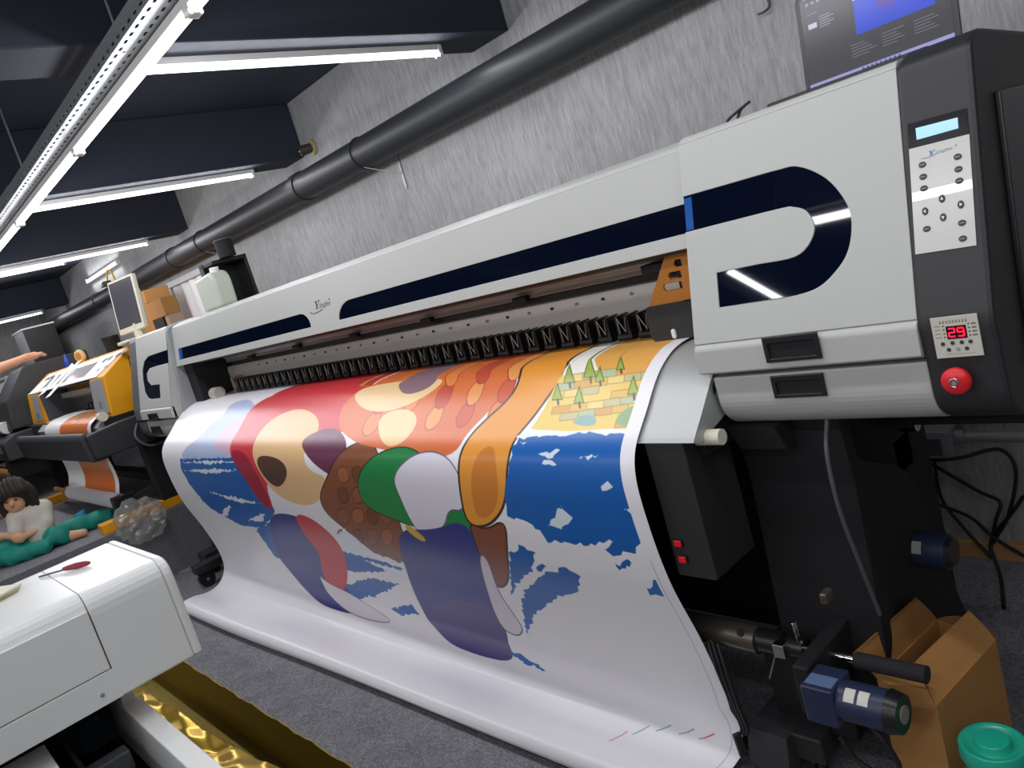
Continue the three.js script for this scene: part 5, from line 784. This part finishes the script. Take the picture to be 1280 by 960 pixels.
// ------------------------------------------------------------------ people
{ // seated child, local x to the right of the photograph, local z towards the camera
  const t = thing('person', 'small child with fluffy dark hair in a pale shirt sitting on the floor', 'person', [-5.48, 0.4, -0.64]); t.rotation.y = 72 * Math.PI / 180; t.scale.setScalar(0.88); origins.set(t, null);
  const skin = mat(0xd9a67f, 0.55), hair = mat(0x2a211c, 0.75), shirt = mat(0xcdc7b8, 0.8, 0, { bumpMap: rep(grain, 3, 3), bumpScale: 0.002 }), cloth = mat(0x128a79, 0.65);
  const seg = (a, ra, b, rb) => [a[0], a[1], a[2], ra, b[0], b[1], b[2], rb];
  const hip = [0.05, 0.085, 0], chest = [0.05, 0.24, 0], neck = [0.02, 0.315, 0.01], hd = [0.0, 0.405, 0.03];
  const sR = [-0.035, 0.275, 0.05], sL = [0.12, 0.27, -0.03], eR = [-0.06, 0.17, 0.12], eL = [0.12, 0.15, 0.06], hR = [-0.15, 0.2, 0.1], hL = [-0.03, 0.15, 0.14];
  const bones = [seg(hip, 0.085, chest, 0.075), seg(sR, 0.042, sL, 0.042), seg(chest, 0.06, neck, 0.036), seg(neck, 0.034, hd, 0.04), seg(hd, 0.078, [hd[0] - 0.006, hd[1] - 0.03, hd[2] + 0.012], 0.066), seg([hd[0] - 0.01, hd[1] - 0.055, hd[2] + 0.035], 0.035, [hd[0] - 0.012, hd[1] - 0.062, hd[2] + 0.045], 0.028),
    seg([hd[0] - 0.012, hd[1] - 0.012, hd[2] + 0.083], 0.009, [hd[0] - 0.013, hd[1] - 0.024, hd[2] + 0.09], 0.011), seg([hd[0] - 0.078, hd[1] - 0.015, hd[2] + 0.01], 0.014, [hd[0] - 0.08, hd[1] - 0.03, hd[2] + 0.012], 0.012), seg([hd[0] + 0.076, hd[1] - 0.015, hd[2]], 0.014, [hd[0] + 0.077, hd[1] - 0.03, hd[2] + 0.002], 0.012),
    seg(sR, 0.036, eR, 0.03), seg(eR, 0.029, hR, 0.02), seg(sL, 0.036, eL, 0.03), seg(eL, 0.029, hL, 0.021),
    ...[0, 1, 2, 3].map((i) => seg([hR[0] - 0.004, hR[1] + 0.012 - i * 0.011, hR[2] + 0.01], 0.011, [hR[0] - 0.04 + i * 0.004, hR[1] + 0.012 - i * 0.012, hR[2] + 0.03], 0.009)), seg(hR, 0.012, [hR[0] - 0.012, hR[1] + 0.03, hR[2] + 0.012], 0.009),
    ...[0, 1, 2, 3].map((i) => seg([hL[0] - 0.004, hL[1] + 0.012 - i * 0.011, hL[2] + 0.006], 0.011, [hL[0] - 0.042 + i * 0.004, hL[1] + 0.018 - i * 0.011, hL[2] + 0.01], 0.009)), seg(hL, 0.012, [hL[0] - 0.016, hL[1] + 0.03, hL[2]], 0.009),
    seg([0, 0.08, 0.03], 0.06, [-0.26, 0.1, 0.1], 0.04), seg([-0.26, 0.1, 0.1], 0.038, [-0.1, 0.045, 0.18], 0.03), seg([0.07, 0.075, 0.03], 0.06, [0.16, 0.07, 0.1], 0.036), seg([0.16, 0.07, 0.1], 0.034, [0.23, 0.04, 0.1], 0.03), seg([0.23, 0.036, 0.1], 0.034, [0.315, 0.032, 0.115], 0.026)];
  part(t, 'body', flesh(bones, 0.008, 0.008), skin);
  part(t, 'shirt', flesh([seg(hip, 0.098, chest, 0.088), seg(sR, 0.054, sL, 0.054), seg(chest, 0.075, [0.03, 0.295, 0.005], 0.045), seg(sR, 0.05, [eR[0] + 0.004, eR[1] + 0.03, eR[2] - 0.02], 0.048), seg(sL, 0.05, [eL[0], eL[1] + 0.03, eL[2] - 0.015], 0.048), seg([0.05, 0.12, 0.02], 0.1, [0.05, 0.06, 0.02], 0.1)], 0.012, 0.009), shirt, 'crumpled pale shirt');
  part(t, 'trousers', flesh([seg([0.03, 0.07, 0.0], 0.07, [-0.1, 0.085, 0.06], 0.085), seg([-0.1, 0.085, 0.06], 0.08, [-0.27, 0.1, 0.1], 0.066), seg([-0.27, 0.095, 0.1], 0.062, [-0.1, 0.05, 0.19], 0.05), seg([0.06, 0.075, 0.02], 0.075, [0.16, 0.075, 0.11], 0.06), seg([0.16, 0.075, 0.1], 0.056, [0.2, 0.045, 0.1], 0.046), seg([-0.1, 0.05, 0.19], 0.05, [0.08, 0.05, 0.2], 0.05),
    seg([0.1, 0.06, -0.03], 0.06, [0.26, 0.06, -0.05], 0.058), seg([0.26, 0.06, -0.05], 0.055, [0.46, 0.05, -0.08], 0.048), seg([0.22, 0.08, -0.02], 0.03, [0.44, 0.07, -0.1], 0.03)], 0.014, 0.009, 0.05, (d, p) => d + 0.006 * Math.sin(p[0] * 60 + p[2] * 40) * Math.sin(p[1] * 30 + p[2] * 50)), cloth, 'loose teal green cloth trousers');
  part(t, 'hair', flesh([seg([hd[0] + 0.005, hd[1] + 0.045, hd[2] - 0.012], 0.1, [hd[0] + 0.015, hd[1] - 0.0, hd[2] - 0.03], 0.1), seg([hd[0] - 0.085, hd[1] + 0.01, hd[2]], 0.04, [hd[0] - 0.085, hd[1] - 0.07, hd[2] + 0.01], 0.026), seg([hd[0] + 0.085, hd[1] + 0.01, hd[2] - 0.01], 0.045, [hd[0] + 0.09, hd[1] - 0.075, hd[2] - 0.015], 0.035), seg([hd[0] - 0.05, hd[1] + 0.045, hd[2] + 0.06], 0.036, [hd[0] + 0.05, hd[1] + 0.045, hd[2] + 0.055], 0.036)], 0.01, 0.006, 0.05, (d, p) => { const e = Math.hypot((p[0] - hd[0] + 0.006) / 0.062, (p[1] - hd[1] + 0.035) / 0.058) - 1; const cut = p[2] > hd[2] + 0.02 ? -e * 0.06 : -1; return Math.max(d + 0.008 * (nA(p[0] * 2.2, p[1] * 2.2 + p[2]) - 0.5) + 0.004 * Math.sin(p[0] * 210 + p[1] * 40), cut); }), hair, 'fluffy dark brown hair');
  const dark = mat(0x2b1d18, 0.3);
  for (const s of [-1, 1]) { part(t, 'eye', new THREE.SphereGeometry(0.0085, 12, 8).scale(1.2, 0.75, 0.5).translate(hd[0] - 0.012 + s * 0.029, hd[1] - 0.004, hd[2] + 0.079), dark); part(t, 'eyebrow', bar([hd[0] - 0.012 + s * 0.016, hd[1] + 0.014, hd[2] + 0.081], [hd[0] - 0.012 + s * 0.044, hd[1] + 0.013, hd[2] + 0.072], 0.005, 0.004, 0), hair); }
  part(t, 'mouth', new THREE.SphereGeometry(0.011, 12, 8).scale(1.2, 0.4, 0.5).translate(hd[0] - 0.013, hd[1] - 0.048, hd[2] + 0.08), mat(0xb5625a, 0.5));
  const hw = t.localToWorld(V3(hR[0] - 0.035, hR[1] - 0.004, hR[2] + 0.035)); t.updateMatrixWorld(); t.localToWorld(hw.set(hR[0] - 0.04, hR[1] + 0.0, hR[2] + 0.036));
  const toy = new THREE.CapsuleGeometry(0.02, 0.06, 4, 12); toy.rotateZ(1.2); toy.rotateY(0.5); toy.translate(hw.x, hw.y, hw.z); solo('red_toy', toy, mat(0xb5344a, 0.5), 'small red toy held by the seated child', 'toy');
  // grey floor cushion and green things left of the child are off the frame
}
{ // adult reaching over the black printer, mostly outside the frame
  const seg = (a, ra, b, rb) => [a[0], a[1], a[2], ra, b[0], b[1], b[2], rb];
  const hand = atZ(50, 442, -1.4), el = [hand.x - 0.1, hand.y - 0.03, hand.z + 0.33], sh = [hand.x - 0.22, hand.y + 0.14, hand.z + 0.6];
  const px = sh[0] - 0.2, pz = sh[2] + 0.05, F = 0.4;
  const t = thing('person_001', 'adult in a dark shirt reaching a bare arm over the black printer', 'person', [px, F, pz]); t.name = 'person_001';
  const wr = [hand.x - 0.02, hand.y + 0.0, hand.z + 0.1];
  const skin = mat(0xcd9370, 0.55);
  const legs = [-0.1, 0.1].flatMap((o) => [seg([px + o, F + 0.88, pz], 0.09, [px + o * 1.1, F + 0.48, pz + 0.01], 0.062), seg([px + o * 1.1, F + 0.48, pz + 0.01], 0.058, [px + o * 1.1, F + 0.07, pz + 0.03], 0.038), seg([px + o * 1.1, F + 0.04, pz + 0.03], 0.04, [px + o * 1.15, F + 0.03, pz - 0.14], 0.03)]);
  const sl = [sh[0] - 0.4, sh[1] - 0.02, sh[2] + 0.05], le = [sl[0] - 0.08, sl[1] - 0.28, sl[2] + 0.03], lh = [le[0] + 0.02, le[1] - 0.24, le[2] - 0.08];
  const top = [px, F + 1.36, pz], hd = [px, F + 1.58, pz - 0.03];
  const torso = [seg([px, F + 0.92, pz], 0.13, [px, F + 1.28, pz], 0.14), seg(sh, 0.065, sl, 0.065), seg([px, F + 1.3, pz], 0.1, top, 0.06)];
  const fingers = [0, 1, 2, 3].flatMap((i) => { const b = [wr[0] - 0.02 + i * 0.018, wr[1] - 0.006, wr[2] - 0.07], m = [b[0] + (i - 1.5) * 0.006, b[1] + 0.004, b[2] - 0.04 + Math.abs(i - 1.3) * 0.004], e = [m[0] + (i - 1.5) * 0.004, m[1] - 0.02, m[2] - 0.028]; return [seg(b, 0.0095, m, 0.009), seg(m, 0.009, e, 0.0075)]; });
  part(t, 'body', flesh([...legs, ...torso, seg(top, 0.055, hd, 0.06), seg([hd[0], hd[1] + 0.05, hd[2]], 0.09, [hd[0], hd[1] - 0.03, hd[2] - 0.02], 0.075), seg([hd[0], hd[1] - 0.005, hd[2] - 0.1], 0.012, [hd[0], hd[1] - 0.02, hd[2] - 0.105], 0.014), seg(sl, 0.055, le, 0.042), seg(le, 0.04, lh, 0.03), seg(lh, 0.03, [lh[0], lh[1] - 0.1, lh[2] - 0.02], 0.025)], 0.02, 0.02), skin);
  part(t, 'arm', join([flesh([seg(sh, 0.058, el, 0.044), seg(el, 0.043, wr, 0.028), seg(wr, 0.027, [wr[0] + 0.004, wr[1] - 0.002, wr[2] - 0.06], 0.03), ...fingers, seg([wr[0] - 0.03, wr[1] - 0.004, wr[2] - 0.03], 0.013, [wr[0] - 0.055, wr[1] - 0.014, wr[2] - 0.075], 0.009)], 0.007, 0.008)]), skin, 'bare forearm and hand');
  part(t, 'shirt', flesh([seg([px, F + 0.86, pz], 0.155, [px, F + 1.28, pz], 0.16), seg(sh, 0.078, sl, 0.078), seg([px, F + 1.3, pz], 0.12, [px, F + 1.37, pz], 0.075), seg(sh, 0.075, [sh[0] + (el[0] - sh[0]) * 0.5, sh[1] + (el[1] - sh[1]) * 0.5, sh[2] + (el[2] - sh[2]) * 0.5], 0.068), seg(sl, 0.072, [le[0], le[1] + 0.1, le[2]], 0.06)], 0.02, 0.016), mat(0x2b2d36, 0.8), 'dark shirt'); part(t, 'trousers', flesh(legs.filter((_, i) => i % 3 < 2).map((b) => [...b.slice(0, 3), b[3] + 0.02, ...b.slice(4, 7), b[7] + 0.018]).concat([seg([px - 0.08, F + 0.9, pz], 0.12, [px + 0.08, F + 0.9, pz], 0.12)]), 0.02, 0.018), mat(0x23262e, 0.8), 'dark trousers');
  part(t, 'hair', flesh([seg([hd[0], hd[1] + 0.075, hd[2] + 0.02], 0.092, [hd[0], hd[1] + 0.02, hd[2] + 0.035], 0.085)], 0.01, 0.01), mat(0x1d1714, 0.7), 'short dark hair');
}
renderer.render(scene, camera);
